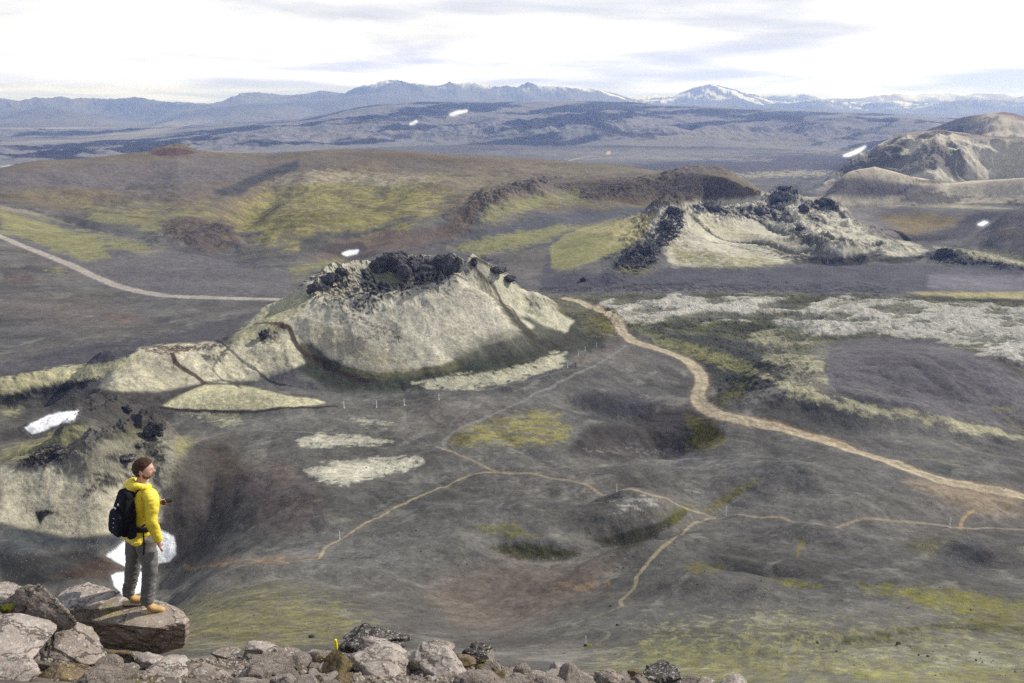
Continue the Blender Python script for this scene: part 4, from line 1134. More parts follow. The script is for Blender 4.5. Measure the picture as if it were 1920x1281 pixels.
set_id((R2 > 11300), 5)                          # far mountains
set_id((R2 > 7800), 6)                           # hills in the haze
set_id((P_plat > 0.04) & (R2 > 2400), 7)         # plateau
set_id((P_r2 > 0.1) & (R2 > 1900) & (R2 < 3200), 4)
set_id((P_r1 > 0.05) & (R2 > 1100) & (R2 < 2100), 4)
set_id((P_brown > 0.04) & (R2 < 2000), 3)
cr_d = np.hypot(X - CX, Y - CY)
set_id((cr_d < 86) & (Z > 3.0), 8)

# ------------------------------------------------------------------ build terrain meshes
def tag(o, label=None, cat=None, group=None, kind=None):
    if label: o["label"] = label
    if cat: o["category"] = cat
    if group: o["group"] = group
    if kind: o["kind"] = kind
    return o


VX = np.stack([X, Y, Z], -1).astype(np.float32)
# smooth analytic normals shared by all pieces
dA = np.zeros_like(VX); dR = np.zeros_like(VX)
dA[1:-1] = VX[2:] - VX[:-2]; dA[0] = VX[1] - VX[0]; dA[-1] = VX[-1] - VX[-2]
dR[:, 1:-1] = VX[:, 2:] - VX[:, :-2]; dR[:, 0] = VX[:, 1] - VX[:, 0]; dR[:, -1] = VX[:, -1] - VX[:, -2]
NRM = np.cross(dA, dR); NRM /= np.linalg.norm(NRM, axis=-1, keepdims=True) + 1e-9
NRM[NRM[..., 2] < 0] *= -1
face_id = np.minimum(ID[:-1, :-1], 100)
face_id = np.maximum(np.maximum(ID[:-1, :-1], ID[1:, :-1]), np.maximum(ID[:-1, 1:], ID[1:, 1:]))
for v_ in range(10, 10 + len(SNOW)):
    mm = (ID == v_)
    full = mm[:-1, :-1] & mm[1:, :-1] & mm[:-1, 1:] & mm[1:, 1:]
    face_id[(face_id == v_) & ~full] = v_
VIDX = np.arange(NA * NR).reshape(NA, NR)


def ng(mat, name, loc=(0, 0), **kw):
    n = mat.node_tree.nodes.new(name)
    for k, v in kw.items():
        setattr(n, k, v)
    return n


def terrain_material():
    m = bpy.data.materials.new("ground_cover"); m.use_nodes = True
    t = m.node_tree; t.nodes.clear(); Lk = t.links.new
    o = ng(m, "ShaderNodeOutputMaterial"); b = ng(m, "ShaderNodeBsdfPrincipled")
    b.inputs['Roughness'].default_value = 0.92
    b.inputs['Specular IOR Level'].default_value = 0.15
    at = ng(m, "ShaderNodeAttribute", attribute_name="Col")
    mk = ng(m, "ShaderNodeAttribute", attribute_name="rough")
    ms = ng(m, "ShaderNodeAttribute", attribute_name="moss")
    tcn = ng(m, "ShaderNodeNewGeometry")

    def noise(sc, det, ro=0.6):
        n = ng(m, "ShaderNodeTexNoise"); n.inputs['Scale'].default_value = sc; n.inputs['Detail'].default_value = det; n.inputs['Roughness'].default_value = ro
        Lk(tcn.outputs['Position'], n.inputs['Vector']); return n
    na = noise(0.9, 8, 0.7); nb = noise(4.0, 4, 0.7); nc = noise(0.05, 6, 0.6)

    def mr(src, a, b_, c, d):
        r = ng(m, "ShaderNodeMapRange"); r.inputs['From Min'].default_value = a; r.inputs['From Max'].default_value = b_
        r.inputs['To Min'].default_value = c; r.inputs['To Max'].default_value = d; Lk(src, r.inputs['Value']); return r.outputs[0]

    def mul(a, b_):
        r = ng(m, "ShaderNodeMath", operation='MULTIPLY'); Lk(a, r.inputs[0]); Lk(b_, r.inputs[1]); return r.outputs[0]
    nd = noise(0.22, 9, 0.72)
    f = mul(mul(mul(mr(na.outputs['Fac'], .3, .7, .66, 1.34), mr(nb.outputs['Fac'], .3, .7, .75, 1.25)), mr(nc.outputs['Fac'], .3, .7, .88, 1.12)), mr(nd.outputs['Fac'], .3, .7, .72, 1.28))
    vm = ng(m, "ShaderNodeVectorMath", operation='SCALE'); Lk(at.outputs['Color'], vm.inputs[0]); Lk(f, vm.inputs['Scale'])
    fl_ = ng(m, "ShaderNodeTexNoise"); fl_.inputs['Scale'].default_value = 1.8; fl_.inputs['Detail'].default_value = 6; fl_.inputs['Roughness'].default_value = .75
    mpn = ng(m, "ShaderNodeMapping"); mpn.inputs['Rotation'].default_value = (0, 0, .5); mpn.inputs['Scale'].default_value = (.55, 1, 1)
    Lk(tcn.outputs['Position'], mpn.inputs[0]); Lk(mpn.outputs[0], fl_.inputs['Vector'])
    fk = mul(mr(fl_.outputs['Fac'], .43, .35, 0, .38), ms.outputs['Fac'])
    f1 = ng(m, "ShaderNodeMath", operation='SUBTRACT'); f1.inputs[0].default_value = 1.0; Lk(fk, f1.inputs[1])
    f = mul(f, f1.outputs[0])
    vm = ng(m, "ShaderNodeVectorMath", operation='SCALE'); Lk(at.outputs['Color'], vm.inputs[0]); Lk(f, vm.inputs['Scale'])
    # scattered paler stones
    vo = ng(m, "ShaderNodeTexVoronoi"); vo.inputs['Scale'].default_value = 1.3; vo.inputs['Randomness'].default_value = 1
    Lk(tcn.outputs['Position'], vo.inputs['Vector'])
    sp = mul(mr(vo.outputs['Distance'], 0.10, 0.16, 1, 0), mr(nc.outputs['Fac'], .44, .56, .12, .8))
    mixs = ng(m, "ShaderNodeMix", data_type='RGBA'); Lk(sp, mixs.inputs['Factor']); Lk(vm.outputs[0], mixs.inputs['A']); mixs.inputs['B'].default_value = (.26, .25, .24, 1)
    Lk(mixs.outputs['Result'], b.inputs['Base Color'])
    bh = ng(m, "ShaderNodeMath", operation='ADD'); Lk(na.outputs['Fac'], bh.inputs[0])
    h2 = mul(nb.outputs['Fac'], mr(mk.outputs['Fac'], 0, 1, .35, 1.0)); Lk(h2, bh.inputs[1])
    bu = ng(m, "ShaderNodeBump"); bu.inputs['Distance'].default_value = 0.9
    ad = ng(m, "ShaderNodeMath", operation='ADD', use_clamp=True)
    s1 = mr(mk.outputs['Fac'], 0, 1, .30, 1.0); s2 = mr(ms.outputs['Fac'], 0, 1, 0, .35); Lk(s1, ad.inputs[0]); Lk(s2, ad.inputs[1])
    Lk(ad.outputs[0], bu.inputs['Strength']); Lk(bh.outputs[0], bu.inputs['Height'])
    Lk(bu.outputs[0], b.inputs['Normal'])
    Lk(b.outputs[0], o.inputs[0])
    return m


MAT_G = terrain_material()


def snow_material():
    m = bpy.data.materials.new("snow"); m.use_nodes = True
    b = m.node_tree.nodes["Principled BSDF"]
    at = ng(m, "ShaderNodeAttribute", attribute_name="Col")
    n = ng(m, "ShaderNodeTexNoise"); n.inputs['Scale'].default_value = 0.7; n.inputs['Detail'].default_value = 10; n.inputs['Roughness'].default_value = .65
    g = ng(m, "ShaderNodeNewGeometry"); m.node_tree.links.new(g.outputs['Position'], n.inputs['Vector'])
    r = ng(m, "ShaderNodeMapRange"); r.inputs['From Min'].default_value = .3; r.inputs['From Max'].default_value = .55; r.inputs['To Min'].default_value = .72
    m.node_tree.links.new(n.outputs['Fac'], r.inputs['Value'])
    v = ng(m, "ShaderNodeVectorMath", operation='SCALE'); m.node_tree.links.new(at.outputs['Color'], v.inputs[0]); m.node_tree.links.new(r.outputs[0], v.inputs['Scale'])
    m.node_tree.links.new(v.outputs[0], b.inputs['Base Color'])
    bu = ng(m, "ShaderNodeBump"); bu.inputs['Distance'].default_value = .8; bu.inputs['Strength'].default_value = .8
    m.node_tree.links.new(n.outputs['Fac'], bu.inputs['Height']); m.node_tree.links.new(bu.outputs[0], b.inputs['Normal'])
    b.inputs['Roughness'].default_value = .6
    return m


MAT_SNOW = snow_material()


def grid_object(name, fid, mat):
    ii, jj = np.nonzero(face_id == fid)
    if len(ii) == 0:
        return None
    quads = np.stack([VIDX[ii, jj], VIDX[ii, jj + 1], VIDX[ii + 1, jj + 1], VIDX[ii + 1, jj]], -1)
    used, inv = np.unique(quads, return_inverse=True)
    inv = inv.reshape(quads.shape).astype(np.int32)
    # orientation: make normals face up
    me = bpy.data.meshes.new(name)
    nv = len(used); nf = len(quads)
    me.vertices.add(nv); me.loops.add(nf * 4); me.polygons.add(nf)
    me.vertices.foreach_set("co", VX.reshape(-1, 3)[used].ravel())
    me.loops.foreach_set("vertex_index", inv[:, ::-1].ravel())
    me.polygons.foreach_set("loop_start", np.arange(0, nf * 4, 4, dtype=np.int32))
    me.polygons.foreach_set("use_smooth", np.ones(nf, bool))
    me.update(calc_edges=True)
    if me.polygons[0].normal.z < 0:
        me.loops.foreach_set("vertex_index", inv.ravel()); me.update(calc_edges=True)
    ca_ = me.color_attributes.new("Col", 'FLOAT_COLOR', 'POINT')
    c4 = np.ones((nv, 4), np.float32); c4[:, :3] = COL.reshape(-1, 3)[used]
    ca_.data.foreach_set("color", c4.ravel())
    for nm, arr in (("rough", MASK), ("moss", MOSS)):
        at = me.attributes.new(nm, 'FLOAT', 'POINT'); at.data.foreach_set("value", arr.reshape(-1)[used].astype(np.float32))
    me.normals_split_custom_set_from_vertices(NRM.reshape(-1, 3)[used])
    me.materials.append(mat)
    o = bpy.data.objects.new(name, me)
    scene.collection.objects.link(o)
    return o


for nm, fid in (("ground", 0), ("road", 1), ("path", 2), ("hill", 3), ("hill", 4), ("mountains", 5), ("hill", 6), ("plateau", 7), ("crater", 8)):
    o = grid_object(nm, fid, MAT_G)
    if o:
        tag(o, kind="structure")
for k, (lb, s, th) in enumerate(SNOW):
    o = grid_object("snow_patch", 10 + k, MAT_SNOW)
    if o:
        tag(o, lb, "snow patch", "snow patches left over in hollows")

#OBJECTS
# ------------------------------------------------------------------ materials for objects
def pmat(name, base, rough=0.9, nscale=6.0, var=0.3, bump=0.3, bdist=0.01, spec=0.2, c2=None, c2pos=(0.55, 0.62), c2scale=None, coord='Object'):
    m = bpy.data.materials.new(name); m.use_nodes = True
    t = m.node_tree; b = t.nodes["Principled BSDF"]; Lk = t.links.new
    b.inputs['Roughness'].default_value = rough; b.inputs['Specular IOR Level'].default_value = spec
    tcd = t.nodes.new("ShaderNodeTexCoord")
    n = t.nodes.new("ShaderNodeTexNoise"); n.inputs['Scale'].default_value = nscale; n.inputs['Detail'].default_value = 8; n.inputs['Roughness'].default_value = 0.65
    Lk(tcd.outputs[coord], n.inputs['Vector'])
    r = t.nodes.new("ShaderNodeValToRGB")
    lo = [c * (1 - var) for c in base]; hi = [min(1, c * (1 + var)) for c in base]
    r.color_ramp.elements[0].position = .32; r.color_ramp.elements[1].position = .68
    r.color_ramp.elements[0].color = (*lo, 1); r.color_ramp.elements[1].color = (*hi, 1)
    Lk(n.outputs['Fac'], r.inputs[0]); col = r.outputs[0]
    for k, (cc, pos, sc) in enumerate(c2 or []):
        n2 = t.nodes.new("ShaderNodeTexNoise"); n2.inputs['Scale'].default_value = sc; n2.inputs['Detail'].default_value = 6; n2.inputs['Roughness'].default_value = 0.6
        n2.inputs['Distortion'].default_value = .4
        Lk(tcd.outputs[coord], n2.inputs['Vector'])
        mrn = t.nodes.new("ShaderNodeMapRange"); mrn.inputs['From Min'].default_value = pos[0]; mrn.inputs['From Max'].default_value = pos[1]
        Lk(n2.outputs['Fac'], mrn.inputs['Value'])
        mx_ = t.nodes.new("ShaderNodeMix"); mx_.data_type = 'RGBA'; mx_.inputs['B'].default_value = (*cc, 1)
        Lk(mrn.outputs[0], mx_.inputs['Factor']); Lk(col, mx_.inputs['A']); col = mx_.outputs['Result']
    crk = None
    if name.startswith("rock") or name.startswith("slab"):
        vo = t.nodes.new("ShaderNodeTexVoronoi"); vo.feature = 'DISTANCE_TO_EDGE'; vo.inputs['Scale'].default_value = 2.3
        va_ = t.nodes.new("ShaderNodeVectorMath"); va_.operation = 'MULTIPLY_ADD'; va_.inputs[1].default_value = (.35, .35, .35)
        Lk(n.outputs['Color'], va_.inputs[0]); Lk(tcd.outputs[coord], va_.inputs[2]); Lk(va_.outputs[0], vo.inputs['Vector'])
        ck = t.nodes.new("ShaderNodeMapRange"); ck.inputs['From Max'].default_value = .022; ck.inputs['To Min'].default_value = .5; Lk(vo.outputs['Distance'], ck.inputs['Value']); crk = ck.outputs[0]
        vm_ = t.nodes.new("ShaderNodeVectorMath"); vm_.operation = 'SCALE'; Lk(col, vm_.inputs[0]); Lk(crk, vm_.inputs['Scale']); col = vm_.outputs[0]
    Lk(col, b.inputs['Base Color'])
    n3 = t.nodes.new("ShaderNodeTexNoise"); n3.inputs['Scale'].default_value = nscale * 2.5; n3.inputs['Detail'].default_value = 8; n3.inputs['Roughness'].default_value = .7
    Lk(tcd.outputs[coord], n3.inputs['Vector'])
    bu = t.nodes.new("ShaderNodeBump"); bu.inputs['Strength'].default_value = bump; bu.inputs['Distance'].default_value = bdist
    if crk is not None:
        ad_ = t.nodes.new("ShaderNodeMath"); ad_.operation = 'ADD'; Lk(n3.outputs['Fac'], ad_.inputs[0]); Lk(crk, ad_.inputs[1]); Lk(ad_.outputs[0], bu.inputs['Height'])
    else:
        Lk(n3.outputs['Fac'], bu.inputs['Height'])
    Lk(bu.outputs[0], b.inputs['Normal'])
    return m


LICH = ((.46, .45, .41), (.60, .66), 20.0); LICH2 = ((.42, .43, .40), (.60, .63), 55.0); MOSSY = ((.20, .17, .045), (.66, .72), 3.5); DK = ((.06, .052, .048), (.60, .70), 14.0)
M_ROCK = pmat("rock_grey_brown", (.25, .205, .17), nscale=5, var=.35, bump=.9, bdist=.05, c2=[DK, LICH, LICH2, MOSSY])
M_ROCKP = pmat("rock_pale_lichen", (.34, .285, .245), nscale=6, var=.32, bump=.9, bdist=.05, c2=[DK, ((.46, .45, .41), (.56, .64), 18), LICH2])
M_ROCKD = pmat("rock_dark", (.085, .072, .066), nscale=7, var=.5, bump=1, bdist=.05, c2=[((.38, .37, .34), (.57, .60), 26), LICH2])
M_ROCKB = pmat("rock_mossy_brown", (.17, .12, .07), nscale=5, var=.4, bump=.9, bdist=.05, c2=[LICH2, ((.22, .18, .05), (.5, .6), 4)])
M_LAVA = pmat("lava_black", (.055, .050, .050), nscale=.7, var=.6, bump=1, bdist=.5, c2=[((.20, .195, .17), (.60, .66), .8)], coord='Object')
M_LAVA2 = pmat("lava_rubble", (.055, .051, .051), nscale=.5, var=.6, bump=1, bdist=.3, c2=[((.22, .21, .18), (.60, .64), .35)], coord='Object')


def rock_mesh(seed, sub=4, planes=14, rough=.09, fine=.05, flat=None, sx=1, sy=1, sz=1, blocky=1.0, pit=0.0):
    """boulder: a sphere cut by random planes, then pitted with fractal noise; unit half size"""
    rg = np.random.RandomState(seed)
    b = bmesh.new(); bmesh.ops.create_icosphere(b, subdivisions=sub, radius=1)
    V_ = np.array([v.co[:] for v in b.verts])
    nrm = rg.normal(size=(planes, 3)); nrm /= np.linalg.norm(nrm, axis=1, keepdims=True)
    dd = rg.uniform(.46, .86, planes)
    if flat:
        nrm = np.vstack([nrm, [[0.05, 0.02, 1], [0, 0, -1]]]); dd = np.r_[dd, [flat, flat]]
    dots = V_ @ nrm.T
    t = np.where(dots > 1e-3, dd[None] / np.maximum(dots, 1e-3), 9.0)
    k = 34.0 * blocky
    r = (np.sum(np.maximum(t, .2) ** -k, axis=1) + 1.0) ** (-1 / k)     # soft minimum keeps worn edges
    P = V_ * r[:, None]
    o_ = rg.uniform(-50, 50, 2)

    def n3(p, s, sd):
        return (perlin(p[:, 0] / s + o_[0], p[:, 1] / s + p[:, 2] / s * .7 + o_[1], sd) + perlin(p[:, 1] / s - o_[1], p[:, 2] / s + .4 * p[:, 0] / s, sd + 3) + perlin(p[:, 2] / s + o_[0], p[:, 0] / s, sd + 5)) / 1.7
    d = rough * n3(P, .55, 1) + rough * .6 * n3(P, .26, 2)
    if sub >= 4:
        d = d + fine * (n3(P, .12, 3) + .6 * n3(P, .06, 4))
    if pit:
        d = d - pit * np.maximum(0, n3(P, .3, 9) - .15)
    P = P * (1 + d)[:, None] * np.array([sx, sy, sz])
    for v, p in zip(b.verts, P):
        v.co = p
    for f in b.faces:
        f.smooth = True
    me = bpy.data.meshes.new("rock"); b.to_mesh(me); b.free()
    return me


def link(name, me, loc=(0, 0, 0), rot=(0, 0, 0), parent=None, mat=None):
    o = bpy.data.objects.new(name, me); scene.collection.objects.link(o)
    o.location = loc; o.rotation_euler = rot
    if parent: o.parent = parent
    if mat and not me.materials: me.materials.append(mat)
    return o


def place_box(u0, v0, u1, v1, r):
    """centre and half extents of a thing that covers this pixel box at horizontal distance r"""
    uc, vc = (u0 + u1) / 2, (v0 + v1) / 2
    x, y, z = PR(uc, vc, r)
    depth = y * CP - (z - HC) * SP
    return (x, y, z), (u1 - u0) / 2 * depth / F, (v1 - v0) / 2 * depth / F


def boulder(u0, v0, u1, v1, r, label, mat, seed, depth=None, name="boulder", rot=None, tilt=(0, 0), **kw):
    loc, hx, hv = place_box(u0, v0, u1, v1, r)
    dpt = depth if depth else hx * .8
    hz = max(.35 * hv, (hv - dpt * .58) / .82) if hv > dpt * .58 else hv * .6
    me = rock_mesh(seed, sx=hx * 1.12, sy=dpt, sz=hz * 1.12, **kw)
    o = link(name, me, loc, (tilt[0], tilt[1], rot or 0), mat=mat)
    tag(o, label, "boulder")
    return o


# ------------------------------------------------------------------ shaping helpers
def wrinkle(me, amp, sc_, seed, stretch=(1, 1, 1)):
    P = np.array([v.co[:] for v in me.vertices]); Nn = np.array([v.normal[:] for v in me.vertices])
    q = P * np.array(stretch)
    d = amp * (1 - np.abs(fbm(q[:, 0] + q[:, 2] * .7, q[:, 1] + q[:, 2] * 1.1, sc_, 3, seed, .55)) * 3)
    P = P + Nn * d[:, None]
    me.vertices.foreach_set("co", P.astype(np.float32).ravel()); me.update()



# ------------------------------------------------------------------ the ledge of boulders
# flat slab the hiker stands on
def slab():
    top = [(96, 1142), (150, 1126), (215, 1118), (262, 1116), (310, 1128), (345, 1146), (352, 1156), (345, 1166), (322, 1171), (300, 1178), (265, 1176), (232, 1172), (190, 1168), (150, 1160), (118, 1152)]
    bot = [(128, 1160), (170, 1150), (220, 1150), (262, 1150), (300, 1160), (330, 1172), (340, 1182), (338, 1196), (328, 1210), (306, 1224), (268, 1222), (235, 1216), (196, 1214), (165, 1205), (140, 1182)]
    zt = HC - 5.27
    b = bmesh.new()
    T = []; B = []
    for i, (u, v) in enumerate(top):
        x, y = PZ(u, v, zt); T.append(Vector((x, y, zt)))
    c = sum(T, Vector()) / len(T)
    rg = random.Random(5)
    rings = []
    for f_, dz in ((0.55, 0.012), (.85, .008), (0.97, 0.0), (1.0, -.02), (1.0, -.06), (1.0, -.13), (.985, -.21), (.96, -.28), (.9, -.34)):
        rings.append([b.verts.new((c.x + (p.x - c.x) * f_, c.y + (p.y - c.y) * f_, zt + dz)) for p in T])
    n = len(T)
    for a_, b2 in zip(rings, rings[1:]):
        for i in range(n):
            b.faces.new((a_[i], a_[(i + 1) % n], b2[(i + 1) % n], b2[i]))
    b.faces.new(list(reversed(rings[0]))); b.faces.new(rings[-1])
    bmesh.ops.recalc_face_normals(b, faces=b.faces)
    me = bpy.data.meshes.new("rock"); b.to_mesh(me); b.free()
    o = link("boulder", me, mat=M_SLAB)
    sd = o.modifiers.new("s", 'SUBSURF'); sd.levels = sd.render_levels = 4; sd.subdivision_type = 'SIMPLE'
    me2 = bake(o); b = bmesh.new(); b.from_mesh(me2)
    P = np.array([v.co[:] for v in b.verts]); side = 1 - np.array([abs(v.normal.z) for v in b.verts])
    d = fbm(P[:, 0] * 1.0 + P[:, 2] * 1.3, P[:, 1] + P[:, 2] * 1.8, .22, 5, 3, .6) * .035
    d2 = fbm(P[:, 0] + 5, P[:, 1] + P[:, 2] * 1.7, .12, 4, 8, .6) * .008
    for v, a_, s_, a2 in zip(b.verts, d, side, d2):
        v.co += v.normal * (a_ * (.22 + .9 * s_) + a2 * s_)
    for f in b.faces: f.smooth = True
    b.to_mesh(me2); b.free()
    o.modifiers.clear(); o.data = me2
    tag(o, "flat-topped overhanging slab the hiker stands on, with a dark undercut front", "boulder")
    return o


def bake(o):
    dg = bpy.context.evaluated_depsgraph_get()
    me = bpy.data.meshes.new_from_object(o.evaluated_get(dg), preserve_all_data_layers=True, depsgraph=dg)
    return me


M_SLAB = pmat("slab_rock", (.30, .245, .195), nscale=3.5, var=.3, bump=.8, bdist=.04, c2=[((.15, .11, .08), (.56, .70), 5), ((.24, .21, .08), (.58, .70), 3.0), ((.50, .48, .43), (.62, .68), 6), LICH2])
# darker side faces: the shade on the slab's front is painted into the colour
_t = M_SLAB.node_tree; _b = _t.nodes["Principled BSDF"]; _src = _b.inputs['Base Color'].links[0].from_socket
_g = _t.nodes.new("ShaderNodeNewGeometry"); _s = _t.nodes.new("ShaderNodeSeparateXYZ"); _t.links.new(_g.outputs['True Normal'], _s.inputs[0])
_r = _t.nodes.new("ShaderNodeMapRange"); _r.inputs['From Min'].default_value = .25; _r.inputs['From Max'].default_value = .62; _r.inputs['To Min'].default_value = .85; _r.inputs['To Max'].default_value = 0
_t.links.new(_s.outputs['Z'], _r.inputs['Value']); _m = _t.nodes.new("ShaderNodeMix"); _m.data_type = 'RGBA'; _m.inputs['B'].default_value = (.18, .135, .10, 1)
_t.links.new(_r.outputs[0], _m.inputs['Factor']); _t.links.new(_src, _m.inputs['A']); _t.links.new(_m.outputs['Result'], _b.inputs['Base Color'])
slab()
BL = [
    (86, 1080, 218, 1160, 8.91, "lumpy grey boulder just left of the hiker's boots, topped by rounded knobs", M_ROCKP, 11, dict(planes=22, rough=.14, depth=.30)),
    (78, 1098, 150, 1160, 8.51, "low pale boulder between the lumpy boulder and the leaning block", M_ROCKP, 12, dict(planes=18, depth=.2)),
    (-30, 1078, 60, 1150, 8.28, "pale block poking up at the far left edge of the ledge", M_ROCKP, 13, dict(planes=12, depth=.15)),
    (2, 1092, 165, 1232, 7.99, "long leaning block that slants down to the right beside the slab", M_ROCK, 14, dict(planes=10, depth=.2, tilt=(0, .62), blocky=1.6, rough=.07)),
    (-60, 1152, 110, 1262, 7.55, "big sloping grey boulder at the left edge below the leaning block", M_ROCKP, 15, dict(planes=9, depth=.36, tilt=(0, .3), rough=.08)),
    (70, 1168, 196, 1258, 7.62, "wedge-shaped grey block between the big sloping boulder and the slab", M_ROCK, 115, dict(planes=8, depth=.3, tilt=(0, .4))),
    (-60, 1205, 80, 1320, 7.13, "rough grey boulder in the lower left corner of the ledge", M_ROCKP, 16, dict(planes=14, depth=.3)),
    (60, 1216, 172, 1330, 7.07, "rounded brown boulder with ochre moss at the bottom left", M_ROCKB, 17, dict(planes=20, depth=.26)),
    (176, 1218, 222, 1262, 7.70, "small brown stone in the dark gap under the slab, left one", M_ROCKB, 18, dict(depth=.10)),
    (255, 1216, 316, 1262, 7.76, "small angular pale stone in the dark gap under the slab", M_ROCKP, 19, dict(planes=9, depth=.14)),
    (205, 1236, 262, 1275, 7.47, "little grey stone between the pale dome boulder and the mossy brown one", M_ROCK, 119, dict(depth=.12)),
    (236, 1226, 372, 1330, 7.30, "broad pale domed boulder below the slab at the bottom edge", M_ROCKP, 20, dict(planes=9, depth=.35, rough=.09)),
    (330, 1222, 470, 1330, 7.42, "cracked grey block leaning on the broad domed boulder from the right", M_ROCK, 120, dict(planes=8, depth=.34, tilt=(0, .2))),
    (632, 1150, 768, 1236, 9.05, "large dark lichen-spotted boulder standing highest in the middle of the ledge", M_ROCKD, 21, dict(planes=18, depth=.3, rough=.18, pit=.3)),
    (664, 1184, 742, 1250, 8.61, "rounded pale boulder leaning in front of the large dark one", M_ROCKP, 22, dict(planes=20, depth=.22)),
    (640, 1192, 800, 1330, 7.96, "large sloping pinkish grey boulder right of the yellow stake", M_ROCKP, 23, dict(planes=8, depth=.4, tilt=(0, .2))),
    (742, 1180, 905, 1330, 8.02, "large sloping block with a straight right edge next to the pinkish grey boulder", M_ROCKP, 123, dict(planes=7, depth=.4, tilt=(0, .35))),
    (803, 1186, 862, 1240, 8.83, "speckled brown boulder on the right shoulder of the large sloping block", M_ROCK, 24, dict(depth=.18)),
    (868, 1196, 928, 1248, 9.05, "dark knobbly boulder with moss at the end of the boulder row", M_ROCKD, 25, dict(depth=.18, rough=.2, planes=20)),
    (838, 1218, 908, 1262, 8.61, "brown block wedged under the dark knobbly boulder", M_ROCKB, 26, dict(depth=.16)),
    (1196, 1230, 1284, 1300, 8.72, "dark and pale boulder with a curved crevice alone at the bottom edge", M_ROCKD, 27, dict(planes=16, depth=.26, rough=.18, pit=.4)),
    (1105, 1250, 1170, 1310, 8.72, "grey split stone left of the boulder with the curved crevice", M_ROCK, 28, dict(depth=.16, planes=10)),
    (1295, 1262, 1350, 1300, 8.72, "grey stone right of the boulder with the curved crevice", M_ROCK, 29, dict(depth=.14)),
    (1345, 1258, 1402, 1300, 8.83, "rightmost pale stone on the bottom edge of the ledge", M_ROCKP, 30, dict(depth=.14)),
    (454, 1194, 512, 1236, 9.20, "pale stone cresting the left part of the stone row", M_ROCKP, 31, dict(depth=.16)),
    (452, 1228, 490, 1265, 8.74, "brown pointed stone right of the broad domed boulder", M_ROCKB, 32, dict(depth=.1, planes=9)),
    (505, 1208, 560, 1246, 8.72, "grey stone between the cresting pale stone and the yellow stake", M_ROCK, 33, dict(depth=.16)),
    (572, 1212, 632, 1250, 8.72, "greenish grey stone just left of the yellow stake", M_ROCK, 34, dict(depth=.16)),
    (590, 1222, 616, 1244, 8.39, "rusty cube-like stone below the greenish grey one", M_ROCKB, 35, dict(depth=.08, planes=8)),
    (395, 1205, 450, 1245, 9.08, "low grey stone at the left end of the stone row", M_ROCK, 36, dict(depth=.16)),
    (930, 1240, 985, 1290, 8.39, "grey stone at the foot of the ledge right of the large sloping block", M_ROCK, 37, dict(depth=.16)),
    (980, 1246, 1035, 1296, 8.50, "rounded dull stone beside the brown earth bank", M_ROCK, 38, dict(depth=.16)),
]
for (u0, v0, u1, v1, r, lb, mt, sd_, kw) in BL:
    boulder(u0, v0, u1, v1, r, lb, mt, sd_, sub=5, **kw)

# loose stones: each one an object, sharing a few shapes
VARS = [[rock_mesh(200 + i + 10 * m_, sub=4, planes=8 + i, rough=.05, fine=.03) for i in range(6)] for m_ in range(4)]
for row, mt in zip(VARS, (M_ROCK, M_ROCKP, M_ROCKB, M_ROCK)):
    for me in row:
        me.materials.append(mt)
        for p in me.polygons: p.use_smooth = False
rg = random.Random(3)
count = 0; tries = 0; taken = []
BOXES = [(b[0] + 8, b[1] + 8, b[2] - 8, b[3] - 8) for b in BL] + [(110, 1120, 345, 1215)]
while count < 290 and tries < 12000:
    tries += 1
    u = rg.uniform(-20, 1420); v = rg.uniform(1205, 1300)
    if v < np.interp(u, [0, 330, 360, 640, 900, 1000, 1200, 1400], [1235, 1225, 1212, 1222, 1236, 1256, 1268, 1275]): continue
    if any(b[0] < u < b[2] and b[1] < v < b[3] for b in BOXES): continue
    s_ = rg.choice([.05, .07, .09, .12, .16, .22]) * rg.uniform(.85, 1.2)
    h = hit(u, v)
    if not h or math.hypot(h[0], h[1]) > 10.4: continue
    if any((h[0] - a) ** 2 + (h[1] - b) ** 2 < (.75 * (s_ + c)) ** 2 for a, b, c in taken): continue
    taken.append((h[0], h[1], s_))
    me = VARS[rg.randrange(4)][rg.randrange(6)]
    o = link("stone", me, (h[0], h[1], h[2] + s_ * .25), (rg.uniform(-.5, .5), rg.uniform(-.5, .5), rg.uniform(0, 6.28)))
    o.scale = (s_ * rg.uniform(.9, 1.3), s_ * rg.uniform(.7, 1.1), s_ * rg.uniform(.55, .85))
    where = "under and around the broad domed boulder" if u < 480 else ("in the stone row around the yellow stake" if u < 700 else ("around the feet of the large sloping boulders" if u < 1000 else "along the bottom edge of the thinning ledge"))
    tag(o, "small loose grey-brown stone lying " + where, "stone", "loose stones " + where)
    count += 1


